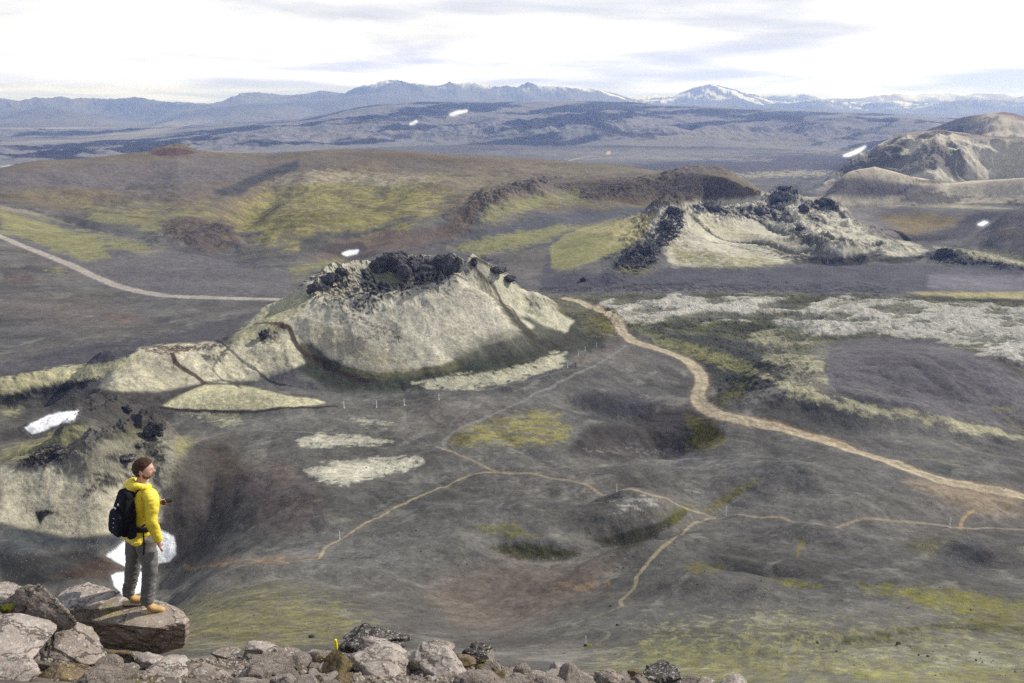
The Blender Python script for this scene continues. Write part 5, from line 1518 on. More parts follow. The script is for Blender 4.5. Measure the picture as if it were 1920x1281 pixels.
def rubble(name, pts3, sizes, mat, seed, kind="stuff", nvar=8, sub=2):
    """one mesh of very many small stones"""
    rg_ = np.random.RandomState(seed)
    vs_, fs_, off = [], [], 0
    base = []
    for i in range(nvar):
        me = rock_mesh(seed * 31 + i, sub=sub, planes=9, rough=.16)
        v_ = np.array([v.co[:] for v in me.vertices]); f_ = np.array([p.vertices[:] for p in me.polygons]); base.append((v_, f_))
        bpy.data.meshes.remove(me)
    for (x, y, z), s_ in zip(pts3, sizes):
        v_, f_ = base[rg_.randint(nvar)]
        a = rg_.uniform(0, 6.28); c_, s2 = math.cos(a), math.sin(a)
        q = v_ * (s_ * np.array([rg_.uniform(.8, 1.3), rg_.uniform(.7, 1.1), rg_.uniform(.6, 1.0)]))
        q = np.stack([q[:, 0] * c_ - q[:, 1] * s2, q[:, 0] * s2 + q[:, 1] * c_, q[:, 2]], 1) + (x, y, z + s_ * .2)
        vs_.append(q); fs_.append(f_ + off); off += len(v_)
    V_ = np.concatenate(vs_).astype(np.float32); F_ = np.concatenate(fs_).astype(np.int32)
    me = bpy.data.meshes.new(name); me.vertices.add(len(V_)); me.loops.add(F_.size); me.polygons.add(len(F_))
    me.vertices.foreach_set("co", V_.ravel()); me.loops.foreach_set("vertex_index", F_.ravel())
    me.polygons.foreach_set("loop_start", np.arange(0, F_.size, 3, dtype=np.int32)); me.polygons.foreach_set("use_smooth", np.zeros(len(F_), bool)); me.update(calc_edges=True)
    me.materials.append(mat)
    o = link(name, me); tag(o, kind=kind); return o


# gravel on the ledge
npr = np.random.RandomState(12)
P3, S3 = [], []
while len(P3) < 3800:
    az = npr.uniform(-.62, .36); r = npr.uniform(6.0, 10.3)
    x, y = r * math.sin(az), r * math.cos(az)
    P3.append((x, y, ground_z(x, y))); S3.append(npr.choice([.012, .018, .026, .04]) * npr.uniform(.8, 1.3))
rubble("ledge_gravel", P3, S3, M_ROCK, 4)

# lava rubble on the crater rims and the cone ridge
wts = (MASK > .8) & (R2 > 150) & (R2 < 800) & (COL[..., 0] < .07) & ~((U > 690) & (U < 860) & (V > 495) & (V < 530)) & ((_cd > 90) | (perlin(X / 9, Y / 9, 5) > .12))
I_ = np.nonzero(wts)
area = (R2[I_] ** 2)
dens = area / area.sum(); pick = npr.choice(len(I_[0]), size=4200, p=dens)
rr_s = R2[I_][pick]
P3 = [(X[I_][k], Y[I_][k], Z[I_][k]) for k in pick]
S3 = [npr.choice([.25, .4, .65, 1.2], p=[.4, .3, .22, .08]) * npr.uniform(.7, 1.2) * (1 if r < 450 else 1.4) for r in rr_s]
rubble("lava_rubble", P3, S3, M_LAVA2, 6, sub=1)

# sparse stones over the near slopes
P3, S3 = [], []
while len(P3) < 2600:
    u = npr.uniform(-100, 2050); v = npr.uniform(860, 1275)
    h = hit(u, v)
    if not h: continue
    r = math.hypot(h[0], h[1])
    if r < 60 or r > 320: continue
    if perlin(np.array([h[0] / 30]), np.array([h[1] / 30]), 3)[0] < -.05 and npr.rand() < .8: continue
    P3.append(h); S3.append(npr.choice([.07, .10, .15, .24], p=[.4, .35, .18, .07]) * npr.uniform(.8, 1.3))
rubble("scattered_stones", P3, S3, M_ROCKD, 9, sub=1)

# dark blocks one can pick out on the slopes
for u, v, w, lb in ((584, 1196, 11, "dark block on the mossy slope above the yellow stake"), (1145, 1137, 7, "dark block beside the lower bend of the footpath"), (1158, 1173, 8, "dark block right of the mossy tuft near the path switchback"),
                    (1685, 1208, 12, "dark jagged block on the pale mossy mound at the lower right"), (1098, 1212, 9, "block hidden in a green tuft below the path switchback"), (1463, 867, 4, "small dark block on the slope above the right-hand path"), (1643, 868, 4, "small dark block lying at the edge of the road"),
                    (780, 995, 5, "small dark block on the plain left of the green bank")):
    h = hit(u, v)
    if not h: continue
    sc_ = w * math.dist(h, (0, 0, HC)) / F * .5
    o = link("boulder", rock_mesh(int(u), sub=3, planes=12, rough=.2), (h[0], h[1], h[2] + sc_ * .25), (0, 0, u), mat=M_LAVA if w > 4 else M_ROCKD); o.scale = (sc_, sc_ * .9, sc_ * .7)
    tag(o, lb, "boulder")

# ------------------------------------------------------------------ lava outcrops
def outcrop(u, vb, w, h_, label, seed, r=None, zlift=.0, asp=.8, rough=.20, planes=9):
    """u, vb: pixel of the foot; w, h_: size in pixels"""
    if r is None:
        q = hit(u, vb)
    else:
        q = PR(u, vb, r)
    d = math.dist(q, (0, 0, HC)); w, h_ = (w * .62, h_ * 1.2) if d > 600 else (w, h_)
    hx = w / 2 * d / F; hz = h_ / 2 * d / F * 1.05
    rg_ = np.random.RandomState(seed); bb = bmesh.new()
    for q_ in range(7):
        big = 1.0 if q_ == 0 else rg_.uniform(.35, .62)
        m1 = rock_mesh(seed * 7 + q_, sub=4 if q_ == 0 else 3, planes=planes, rough=.26, fine=.10, sx=hx * (.92 if q_ == 0 else big), sy=hx * asp * big, sz=hz * (.85 if q_ == 0 else big * rg_.uniform(.8, 1.3)), pit=.4)
        ox, oy, oz = (0, 0, 0) if q_ == 0 else (rg_.uniform(-.85, .85) * hx, rg_.uniform(-.6, .6) * hx * asp, rg_.uniform(-.35, .35) * hz)
        for v_ in m1.vertices: v_.co += Vector((ox, oy, oz + .25 * hz * (1 - abs(ox) / hx)))
        bb.from_mesh(m1); bpy.data.meshes.remove(m1)
    me = bpy.data.meshes.new("rock"); bb.to_mesh(me); bb.free()
    for p_ in me.polygons: p_.use_smooth = False
    ob_ = bpy.data.objects.new("tmp", me); scene.collection.objects.link(ob_)
    rm = ob_.modifiers.new("r", 'REMESH'); rm.mode = 'VOXEL'; rm.voxel_size = max(hx, hz) / 16
    me = bake(ob_); bpy.data.objects.remove(ob_); wrinkle(me, hx * .05, hx * .35, seed)
    for p_ in me.polygons: p_.use_smooth = False
    o = link("lava_outcrop", me, (q[0], q[1], q[2] + hz * (.6 if d < 550 else .35)), (0, 0, seed), mat=M_LAVA)
    o.rotation_euler = (0, 0, (seed % 5 - 2) * .2)
    tag(o, label, "rock outcrop")
    return o


for i_, a in enumerate((
    (742, 512, 70, 44, "tall rounded black lava outcrop crowning the back rim of the main crater"),
    (712, 508, 40, 28, "lower left shoulder of black lava beside the crown of the main crater"),
    (775, 513, 38, 34, "black lava lump between the two big outcrops on the main crater"),
    (828, 512, 62, 38, "broad black lava outcrop on the right of the main crater's back rim"),
    (846, 514, 30, 46, "upright black lava stub at the right corner of the main crater"),
    (889, 499, 14, 20, "small black lava knob on top of the right-hand crater wall"),
    (930, 512, 34, 16, "black lava crest along the right-hand crater wall"),
    (955, 530, 28, 16, "lower black lava crest further down the right-hand crater wall"),
    (618, 536, 34, 28, "black lava pile on the left rim of the main crater"),
    (592, 552, 26, 26, "black lava pile lowest on the left rim of the main crater"),
    (640, 520, 30, 20, "ragged black lava block above the left rim pile"),
    (1470, 360, 34, 13, "black lava cap on the highest point of the cone ridge"),
    (1455, 380, 34, 15, "dark lava mass just under the cap of the cone ridge"),
    (1545, 383, 38, 13, "black lava clump right of the highest point of the cone ridge"),
    (1505, 398, 26, 18, "small dark lava clump in the pale slope right of the ridge cap"),
    (1335, 394, 50, 12, "flat black lava strip on the left part of the cone ridge"),
    (1262, 402, 36, 18, "black lava head at the top of the dark spur of the cone ridge"),
    (1250, 430, 36, 22, "black lava block halfway down the dark spur"),
    (1210, 478, 40, 22, "black lava block near the foot of the dark spur"),
    (1425, 405, 30, 16, "dark lava clump in the saddle of the cone ridge"),
    (1500, 432, 24, 10, "dark lava clump low on the right end of the cone ridge"),
    (1094, 528, 12, 12, "reddish black lava stub standing alone in the dark ash stream"),
    (293, 822, 34, 34, "spiky black lava pinnacle above the hiker's head"),
    (236, 866, 26, 14, "lower black lava hump above the pale moss left of the hiker"),
    (240, 775, 18, 20, "thin pale-tipped lava fin beside the snow groove"),
    (1775, 480, 50, 16, "dark rubble-covered lava mound in the ash at the right"),
    (498, 636, 22, 22, "purplish black lava scar rock on the small left cone"),
)):
    outcrop(*a[:4], a[4], 600 + i_)

# ------------------------------------------------------------------ marker posts
M_POST = pmat("post_paint", (.78, .78, .76), rough=.6, nscale=20, var=.1, bump=.1)
M_YEL = pmat("yellow_paint", (.80, .66, .02), rough=.5, nscale=20, var=.1, bump=.1)
M_WOOD = pmat("stake_wood", (.42, .36, .28), rough=.9, nscale=25, var=.3, bump=.4)


def cone_bm(r0, r1, z0, z1, seg_=10, cx=0, cy=0):
    b = bmesh.new(); bmesh.ops.create_cone(b, cap_ends=True, segments=seg_, radius1=r0, radius2=r1, depth=z1 - z0, matrix=Matrix.Translation((cx, cy, (z0 + z1) / 2)))
    return b


def post_mesh(w, h_):
    b = cone_bm(w, w * .85, -.2, h_, 8)
    bmesh.ops.create_cone(b, cap_ends=True, segments=8, radius1=w * .85, radius2=.0, depth=w * 1.5, matrix=Matrix.Translation((0, 0, h_ + w * .75)))
    bmesh.ops.create_cone(b, cap_ends=True, segments=10, radius1=w * 2.2, radius2=w * 1.2, depth=.16, matrix=Matrix.Translation((0, 0, .02)))
    me = bpy.data.meshes.new("marker_post"); b.to_mesh(me); b.free(); me.materials.append(M_POST); return me


PM = post_mesh(.11, 2.0)
for u, v, sc_, lb in ((645, 765, 1.3, "white trail post just right of the tip of the pale moss tongue"), (706, 764, 1.3, "second white trail post along the path below the crater"), (758, 760, 1.3, "third white trail post, under the middle of the crater"), (823, 750, 1.2, "white trail post below the pale moss crescent"),
                      (1064, 690, 1.2, "white trail post at the right tip of the pale moss crescent"), (1084, 666, 1.0, "white trail post above the one at the crescent tip"), (1097, 657, 1.0, "faint white trail post nearer the road on the crater path"), (1118, 650, 1.0, "white trail post where the crater path meets the road"),
                      (1156, 921, 1.1, "white trail post above the little dome with pale lichen"), (1361, 966, 1.3, "tall thin trail post at the path junction"), (1780, 989, 1.2, "white trail post on the right-hand path near the sandy flat"), (637, 1010, .9, "short pale post beside the orange path on the left"),
                      (1098, 1206, .6, "thin white post above the green tuft near the ledge"), (1239, 388, 1.3, "tiny post on the pale hilltop left of the cone ridge")):
    h = hit(u, v)
    if h:
        o = link("marker_post", PM, h, (0, 0, u)); o.scale = (sc_, sc_, sc_); tag(o, lb, "marker post", "posts marking the walking trail")
# yellow-topped stake
h = PR(634, 1236, 8.7)
st_ = bpy.data.objects.new("stake", None); scene.collection.objects.link(st_); st_.location = h; st_.rotation_euler = (0, -.06, 0)
tag(st_, "thin wooden stake with a bright yellow top between the boulders", "stake")
b = cone_bm(.009, .011, -.1, .19); me = bpy.data.meshes.new("shaft"); b.to_mesh(me); b.free(); link("shaft", me, parent=st_, mat=M_WOOD)
b = cone_bm(.019, .019, .16, .27, 12); bmesh.ops.create_uvsphere(b, u_segments=12, v_segments=8, radius=.019, matrix=Matrix.Translation((0, 0, .27)))
me = bpy.data.meshes.new("painted_top"); b.to_mesh(me); b.free(); link("painted_top", me, parent=st_, mat=M_YEL)

# ------------------------------------------------------------------ the hiker
M_SKIN = pmat("skin", (.52, .30, .21), rough=.55, nscale=30, var=.08, bump=.05, spec=.4)
M_HAIR = pmat("hair", (.060, .028, .016), rough=.7, nscale=60, var=.5, bump=.9, bdist=.01)
M_JACK = pmat("yellow_jacket", (.74, .58, .045), rough=.55, nscale=9, var=.10, bump=.35, bdist=.02, spec=.4)
M_TROU = pmat("grey_trousers", (.15, .145, .132), rough=.9, nscale=16, var=.25, bump=.5, bdist=.02)
M_BOOT = pmat("tan_boot", (.44, .28, .11), rough=.7, nscale=20, var=.2, bump=.3)
M_SOLE = pmat("boot_sole", (.06, .05, .045), rough=.8, nscale=20, var=.2)
M_SOLE2 = pmat("boot_midsole", (.55, .46, .32), rough=.8, nscale=20, var=.1)
M_PACK = pmat("black_nylon", (.008, .008, .012), rough=.75, nscale=22, var=.5, bump=.5, bdist=.02, spec=.15)
M_STRAP = pmat("black_strap", (.014, .013, .014), rough=.7, nscale=30, var=.3)
M_LOGO = pmat("white_patch", (.8, .8, .8), rough=.6, nscale=40, var=.05)
M_CAM = pmat("camera_black", (.02, .02, .022), rough=.4, nscale=40, var=.2, spec=.5)
M_SHIRT = pmat("grey_collar", (.35, .36, .38), rough=.9, nscale=40, var=.15)


def skin_mesh(name, verts, edges, levels=2, root=0):
    """verts: (x, y, z, r) or (x, y, z, rx, ry); returns a baked mesh grown round the skeleton"""
    me = bpy.data.meshes.new(name); me.from_pydata([v[:3] for v in verts], edges, []); me.update()
    o = bpy.data.objects.new(name, me); scene.collection.objects.link(o)
    md = o.modifiers.new("skin", 'SKIN'); md.use_smooth_shade = True; md.branch_smoothing = .4
    for i, v in enumerate(verts):
        sv = me.skin_vertices[0].data[i]; sv.radius = (v[3], v[4] if len(v) > 4 else v[3]); sv.use_root = (i == root)
    if levels:
        s_ = o.modifiers.new("sub", 'SUBSURF'); s_.levels = s_.render_levels = levels
    out_ = bake(o)
    bpy.data.objects.remove(o); 
    for p in out_.polygons: p.use_smooth = True
    return out_


MAN_R = 8.65
fx, fy, fz = PR(264, 1139, MAN_R)
man_loc = Vector((fx, fy, HC - 5.27 + .012))
YAW = math.radians(57)
# joint positions, facing +X, +Y is his left (away from the viewer)
RS_ = Vector((-.005, -.185, 1.455)); RE = Vector((-.04, -.235, 1.175)); RW = Vector((.035, -.245, .925)); RH = Vector((.055, -.238, .85))
LS_ = Vector((.0, .185, 1.455)); LE = Vector((.06, .25, 1.17)); LW = Vector((.19, .11, 1.15)); LH = Vector((.235, .06, 1.17))
RHIP = Vector((.0, -.09, .93)); RK = Vector((.03, -.115, .50)); RA = Vector((-.01, -.125, .10))
LHIP = Vector((.0, .09, .93)); LK = Vector((.0, .125, .50)); LA = Vector((-.05, .15, .10))
HYAW = math.radians(-48)


def HR(v):
    c_, s2 = math.cos(HYAW), math.sin(HYAW)
    return (v[0] * c_ - v[1] * s2, v[0] * s2 + v[1] * c_) + tuple(v[2:])


bv = [(0, 0, .96, .10, .085), (0, 0, 1.15, .12, .095), (-.01, 0, 1.36, .11, .09), (-.005, 0, 1.49, .07), (.012, 0, 1.555, .056), HR((.02, 0, 1.612, .050, .050)), HR((.020, 0, 1.66, .050, .050)), HR((.018, 0, 1.70, .045, .045))]
be = [(0, 1), (1, 2), (2, 3), (3, 4), (4, 5), (5, 6), (6, 7)]


def chain(start, pts_):
    i = start
    for p in pts_:
        bv.append(tuple(p)); be.append((i, len(bv) - 1)); i = len(bv) - 1
    return i


def jr(v, r): return (v.x, v.y, v.z, r)


i = chain(2, [jr(RS_, .045), jr(RE, .036), jr(RW, .026), (RH.x, RH.y, RH.z, .030, .018)])
for k, (dx_, dy_, l) in enumerate(((.012, -.018, .062), (.022, -.006, .072), (.026, .008, .068), (.022, .020, .055))):
    p = RH + Vector((dx_ * .8, dy_, -.03)); q1 = p + Vector((.016, 0, -l * .45)); q2 = q1 + Vector((-.004, .004, -l * .42))
    chain(i, [jr(p, .0105), jr(q1, .0095), jr(q2, .0075)])
tb = RW + (RH - RW) * .5 + Vector((.030, .004, -.002)); chain(i, [jr(tb, .012), jr(tb + Vector((.020, .004, -.034)), .0095), jr(tb + Vector((.022, .006, -.058)), .008)])
i = chain(2, [jr(LS_, .045), jr(LE, .036), jr(LW, .026), (LH.x, LH.y, LH.z, .028, .018)])
for k, (dx_, dz_, l) in enumerate(((.03, .024, .055), (.034, .008, .062), (.034, -.008, .058), (.028, -.022, .048))):
    p = LH + Vector((dx_, -.012, dz_)); q1 = p + Vector((l * .4, -.022, 0)); q2 = q1 + Vector((.0, -.034, 0))
    chain(i, [jr(p, .0105), jr(q1, .0095), jr(q2, .0075)])
tb = LH + Vector((.002, -.03, .03)); chain(i, [jr(tb, .012), jr(tb + Vector((.028, -.012, .016)), .0095), jr(tb + Vector((.052, -.02, .018)), .008)])
i = chain(0, [jr(RHIP, .066), jr(RK, .045), jr(RA, .032), (RA.x + .08, RA.y - .07, .05, .036)])
i = chain(0, [jr(LHIP, .066), jr(LK, .045), jr(LA, .032), (LA.x + .08, LA.y - .06, .05, .036)])
me = skin_mesh("person", bv, be, 2)
man = link("person", me, man_loc, (0, 0, YAW), mat=M_SKIN)
LEAN = Matrix.Rotation(math.radians(7.5), 4, Vector((0, 1, 0)))
man.rotation_euler = (LEAN @ Matrix.Rotation(YAW, 4, "Z")).to_euler()
tag(man, "bearded man in a yellow jacket standing on a slab with a black backpack, looking right", "person")
# head with a face, hair and beard as shells over it


def head_pts(P, off=0.0):
    px, py, pz = P[:, 0], P[:, 1], P[:, 2]
    g = lambda a, b: np.exp(-(a / b) ** 2)
    lo = np.maximum(0, -pz)
    x = (.098 + off) * px * np.where(px < 0, 1.06, 1) * (1 - .10 * lo) + .012 * lo
    y = (.077 + off) * py * (1 - .26 * lo ** 1.4)
    z = (.119 + off) * pz
    f = np.clip(px, 0, 1) ** 2
    x += f * (.030 * g(py, .13) * g(pz + .20, .15) + .012 * g(py, .10) * g(pz + .02, .15) + .010 * g(py, .3) * g(pz + .82, .18) + .006 * g(py, .22) * g(pz + .50, .07)
              + .006 * g(py, .6) * g(pz - .24, .1) - .011 * (g(py - .36, .17) + g(py + .36, .17)) * g(pz - .06, .12) - .005 * g(py, .25) * g(pz + .60, .05))
    return np.stack([x + .018, y, z + 1.676], 1)


def head_shell(nm, keep, off, nz, mt, seed):
    b = bmesh.new(); bmesh.ops.create_uvsphere(b, u_segments=72, v_segments=48, radius=1)
    P = np.array([v.co[:] for v in b.verts]); Q2 = head_pts(P, off); kill = []
    nn = fbm(P[:, 0] * 1.0 + P[:, 2] * .5, P[:, 1] + P[:, 2] * .9, .22, 4, seed, .65)
    for v, p, q, n_ in zip(b.verts, P, Q2, nn):
        top = max(0, p[2])
        v.co = Vector(q) + Vector(p) * (nz * n_) + Vector((.010 * max(0, p[0]) * top, 0, .014 * top * max(0, p[0] + .3)) if nm == "hair" else (0, 0, 0))
        if keep is not None and not keep(p, n_): kill.append(v)
    bmesh.ops.delete(b, geom=kill, context='VERTS')
    m_ = bpy.data.meshes.new(nm); b.to_mesh(m_); b.free()
    for p in m_.polygons: p.use_smooth = True
    return m_


hd = head_shell("head", None, 0, 0, M_SKIN, 1)
bb = bmesh.new(); bb.from_mesh(hd)
for sy in (-1, 1):
    bmesh.ops.create_uvsphere(bb, u_segments=16, v_segments=12, radius=1, matrix=Matrix.Translation((.012, sy * .078, 1.668)) @ Matrix.Rotation(sy * .35, 4, 'Z') @ Matrix.Diagonal((.019, .009, .032, 1)))
bmesh.ops.transform(bb, matrix=Matrix.Rotation(HYAW, 4, 'Z'), verts=bb.verts)
bb.from_mesh(man.data); me = bpy.data.meshes.new("person"); bb.to_mesh(me); bb.free()
tmp = bpy.data.objects.new("tmp", me); scene.collection.objects.link(tmp)
rm = tmp.modifiers.new("r", 'REMESH'); rm.mode = 'VOXEL'; rm.voxel_size = .0055; rm.use_smooth_shade = True
me = bake(tmp); bpy.data.objects.remove(tmp)
for p in me.polygons: p.use_smooth = True
me.materials.clear(); me.materials.append(M_SKIN); man.data = me
hl = lambda p, n_: p[2] > np.interp(p[0] + .12 * n_, [-1, -.3, .10, .30, .55, .8, 1], [-.62, -.58, -.12, .22, .42, .56, .60])
me = head_shell("hair", hl, .006, .011, M_HAIR, 4)
o = link("hair", me, rot=(0, 0, HYAW), parent=man, mat=M_HAIR); md = o.modifiers.new("t", 'SOLIDIFY'); md.thickness = .012; md.offset = -1
bl_ = lambda p, n_: p[0] > .05 and p[2] < np.interp(p[0] + .1 * n_, [0, .2, .45, .75, 1], [-.10, -.30, -.52, -.50, -.46]) and not (p[0] > .7 and abs(p[1]) < .22 and -.62 < p[2] < -.55)
me = head_shell("beard", bl_, .004, .006, M_HAIR, 7)
link("beard", me, rot=(0, 0, HYAW), parent=man, mat=pmat("beard_hair", (.16, .075, .04), rough=.9, nscale=80, var=.4, bump=.8, bdist=.01))
me = bpy.data.meshes.new("eyes"); bb = bmesh.new()
for sy in (-1, 1): bmesh.ops.create_uvsphere(bb, u_segments=12, v_segments=8, radius=.0095, matrix=Matrix.Translation((.094, sy * .028, 1.682)))
bb.to_mesh(me); bb.free(); link("eyes", me, rot=(0, 0, HYAW), parent=man, mat=M_CAM)
# jacket
jv = [(0, 0, .90, .150, .128), (0, 0, 1.00, .148, .126), (-.005, 0, 1.16, .140, .118), (-.012, 0, 1.34, .165, .130), (-.005, 0, 1.455, .13, .115), (.0, 0, 1.52, .088, .082)]
je = [(0, 1), (1, 2), (2, 3), (3, 4), (4, 5)]
n0 = len(jv)
jv += [(RS_.x, RS_.y, RS_.z - .01, .080), (RS_.x * .6 + RE.x * .4, -.218, 1.33, .070), (RE.x, RE.y, RE.z, .062), ((RE.x + RW.x) / 2, -.242, 1.06, .055), (RW.x, RW.y, RW.z + .015, .043), (RW.x + .012, RW.y + .002, RW.z - .012, .038)]
je += [(4, n0), (n0, n0 + 1), (n0 + 1, n0 + 2), (n0 + 2, n0 + 3), (n0 + 3, n0 + 4), (n0 + 4, n0 + 5)]
n1_ = len(jv)
jv += [(LS_.x, LS_.y, LS_.z - .01, .080), (.01, .225, 1.33, .070), (LE.x, LE.y, LE.z, .062), (.13, .21, 1.20, .055), (LW.x - .01, LW.y, LW.z, .042)]
je += [(4, n1_), (n1_, n1_ + 1), (n1_ + 1, n1_ + 2), (n1_ + 2, n1_ + 3), (n1_ + 3, n1_ + 4)]


def fuse(meshes, voxel, smooth=2):
    b = bmesh.new()
    for m_ in meshes: b.from_mesh(m_)
    me_ = bpy.data.meshes.new("fused"); b.to_mesh(me_); b.free()
    o_ = bpy.data.objects.new("fused", me_); scene.collection.objects.link(o_)
    rm = o_.modifiers.new("r", 'REMESH'); rm.mode = 'VOXEL'; rm.voxel_size = voxel; rm.use_smooth_shade = True
    sm = o_.modifiers.new("s", 'SMOOTH'); sm.iterations = smooth; sm.factor = .6
    r_ = bake(o_); bpy.data.objects.remove(o_)
    for p in r_.polygons: p.use_smooth = True
    return r_


tors = skin_mesh("t", jv[:6] , je[:5], 3, root=1)
slr = skin_mesh("t", [(-.005, -.09, 1.43, .085)] + jv[n0:n1_], [(k, k + 1) for k in range(6)], 3)
sll = skin_mesh("t", [(-.005, .09, 1.43, .085)] + jv[n1_:], [(k, k + 1) for k in range(5)], 3)
hv = []
for k in range(11):
    a = math.radians(-150 + k * 30); rr = .098 if k not in (0, 10) else .09
    hv.append((-.020 + math.cos(a) * -rr * .95, math.sin(a) * rr, 1.512 + .028 * math.cos(a) - (.02 if abs(k - 5) > 3 else 0), .030 + .012 * math.cos(a) ** 2))
hm = skin_mesh("hood", hv + [(-.105, 0, 1.49, .07, .055), (-.13, 0, 1.42, .06, .04)], [(k, k + 1) for k in range(10)] + [(5, 11), (11, 12)], 3, root=5)
jm = fuse([tors, slr, sll], .009, 4); wrinkle(jm, .0028, .06, 5, (1, 1, .8)); wrinkle(jm, .008, .26, 15, (1, 1, .9))
jk = link("jacket", jm, parent=man, mat=M_JACK)
hm = fuse([hm], .008, 3); wrinkle(hm, .005, .05, 8)
link("hood", hm, parent=jk, mat=M_JACK)
link("collar", skin_mesh("collar", [(.022, 0, 1.515, .066), (.026, 0, 1.565, .062)], [(0, 1)], 2), parent=man, mat=M_SHIRT)
# trousers
tv = [(0, 0, 1.00, .135, .115), (0, 0, .90, .142, .120), (.002, -.092, .84, .108, .098), (.022, -.108, .66, .090), (RK.x, RK.y, RK.z, .075), (.012, -.118, .30, .068), (RA.x, RA.y, .145, .060), (RA.x, RA.y, .105, .058),
      (-.002, .092, .84, .108, .098), (-.012, .112, .66, .090), (LK.x, LK.y, LK.z, .075), (-.03, .138, .30, .068), (LA.x, LA.y, .145, .060), (LA.x, LA.y, .105, .058)]
te_ = [(0, 1), (1, 2), (2, 3), (3, 4), (4, 5), (5, 6), (6, 7), (1, 8), (8, 9), (9, 10), (10, 11), (11, 12), (12, 13)]
tm = skin_mesh("trousers", tv, te_, 3, root=1); wrinkle(tm, .008, .085, 9, (1, 1, 1.9)); wrinkle(tm, .007, .24, 19, (1, 1, 1.0)); link("trousers", tm, parent=man, mat=M_TROU)


def boot(ax, ay, yaw):
    root = skin_mesh("boot", [(0, 0, .15, .052), (.0, 0, .085, .054, .050), (.055, 0, .062, .048, .042), (.125, 0, .048, .046, .034), (.19, 0, .042, .036, .026)], [(0, 1), (1, 2), (2, 3), (3, 4)], 3, root=1)
    bo = link("boot", root, (ax, ay, 0), (0, 0, yaw), parent=man, mat=M_BOOT)

    def sole(nm, z0, z1, gx, mt):
        pts_ = [(-.058, 0), (-.05, .03), (-.02, .040), (.04, .036), (.10, .045), (.16, .046), (.21, .028), (.225, 0), (.21, -.028), (.16, -.046), (.10, -.045), (.04, -.036), (-.02, -.040), (-.05, -.03)]
        b = bmesh.new(); lo = [b.verts.new((x * gx, y * gx, z0)) for x, y in pts_]; hi = [b.verts.new((x * gx, y * gx, z1)) for x, y in pts_]
        b.faces.new(list(reversed(lo))); b.faces.new(hi)
        for k in range(len(pts_)): b.faces.new((lo[k], lo[(k + 1) % 14], hi[(k + 1) % 14], hi[k]))
        bmesh.ops.bevel(b, geom=[e for e in b.edges], offset=.003, segments=2)
        m_ = bpy.data.meshes.new(nm); b.to_mesh(m_); b.free(); link(nm, m_, parent=bo, mat=mt)
    sole("outsole", -.012, .006, 1.04, M_SOLE); sole("midsole", .006, .024, 1.05, M_SOLE2)
    lc = bmesh.new()
    for k in range(5):
        bmesh.ops.create_cube(lc, size=1, matrix=Matrix.Translation((.03 + .018 * k, 0, .112 - .012 * k)) @ Matrix.Rotation(.5, 4, 'Y') @ Matrix.Diagonal((.006, .05, .006, 1)))
    m_ = bpy.data.meshes.new("laces"); lc.to_mesh(m_); lc.free(); link("laces", m_, parent=bo, mat=M_SOLE2)


boot(RA.x, RA.y, -.86); boot(LA.x, LA.y, -.74)

# backpack (worn: rests on the hiker)
pk = bpy.data.objects.new("backpack", None); scene.collection.objects.link(pk)
Rz = LEAN @ Matrix.Rotation(YAW, 4, 'Z')
pk.location = man_loc + (Rz @ Vector((-.135, 0, .97))); pk.rotation_euler = (Rz @ Matrix.Rotation(.04, 4, 'Y')).to_euler(); pk.scale = (.80, .82, .92)
tag(pk, "black backpack with small white patches worn on the hiker's back", "backpack")


def soft_box(sx, sy, sz, cx, cy, cz, taper=.8, bulge=.25, seed=1, amp=.006):
    b = bmesh.new(); bmesh.ops.create_cube(b, size=2)
    bmesh.ops.subdivide_edges(b, edges=b.edges[:], cuts=12, use_grid_fill=True)
    for v in b.verts:
        p = v.co; l4 = (abs(p.x) ** 5 + abs(p.y) ** 5 + abs(p.z) ** 5) ** (1 / 5); p = p / l4
        tz = 1 - (1 - taper) * max(0, p.z)
        v.co = Vector((cx + p.x * sx * tz * (1 + (bulge if p.x < 0 else 0) * (1 - p.z * p.z) * .4), cy + p.y * sy * tz, cz + p.z * sz))
    for f in b.faces: f.smooth = True
    m_ = bpy.data.meshes.new("bag"); b.to_mesh(m_); b.free(); wrinkle(m_, amp, .06, seed); return m_


pb = link("main_bag", soft_box(.090, .140, .262, -.075, 0, .285, .66, .3), parent=pk, mat=M_PACK)
link("lid", soft_box(.070, .100, .045, -.055, 0, .515, .8, .2, 3), parent=pk, mat=M_PACK)
link("front_pocket", soft_box(.04, .118, .150, -.185, 0, .20, .85, .3, 4), parent=pk, mat=M_PACK)
for sy in (-1, 1):
    link("side_pocket", soft_box(.055, .028, .095, -.07, sy * .162, .12, .8, .2, 5), parent=pk, mat=M_PACK)
for sy in (-1, 1):
    link("shoulder_strap", skin_mesh("strap", [(.01, sy * .075, .50, .010, .026), (.06, sy * .092, .560, .010, .028), (.14, sy * .105, .575, .010, .028), (.235, sy * .108, .51, .010, .026), (.285, sy * .115, .40, .010, .022), (.27, sy * .15, .27, .008, .015), (.17, sy * .168, .17, .008, .012), (.02, sy * .15, .10, .008, .012)],
                                       [(k, k + 1) for k in range(7)], 2), parent=pk, mat=M_STRAP)
link("hip_belt", skin_mesh("belt", [(-.02, -.12, .10, .014, .035), (.08, -.168, .085, .014, .045), (.18, -.165, .06, .012, .03), (.28, -.10, .04, .008, .015), (.31, 0, .03, .008, .015), (.28, .10, .04, .008, .015), (.18, .165, .06, .012, .03), (.08, .168, .085, .014, .045), (-.02, .12, .10, .014, .035)], [(k, k + 1) for k in range(8)], 2), parent=pk, mat=M_STRAP)
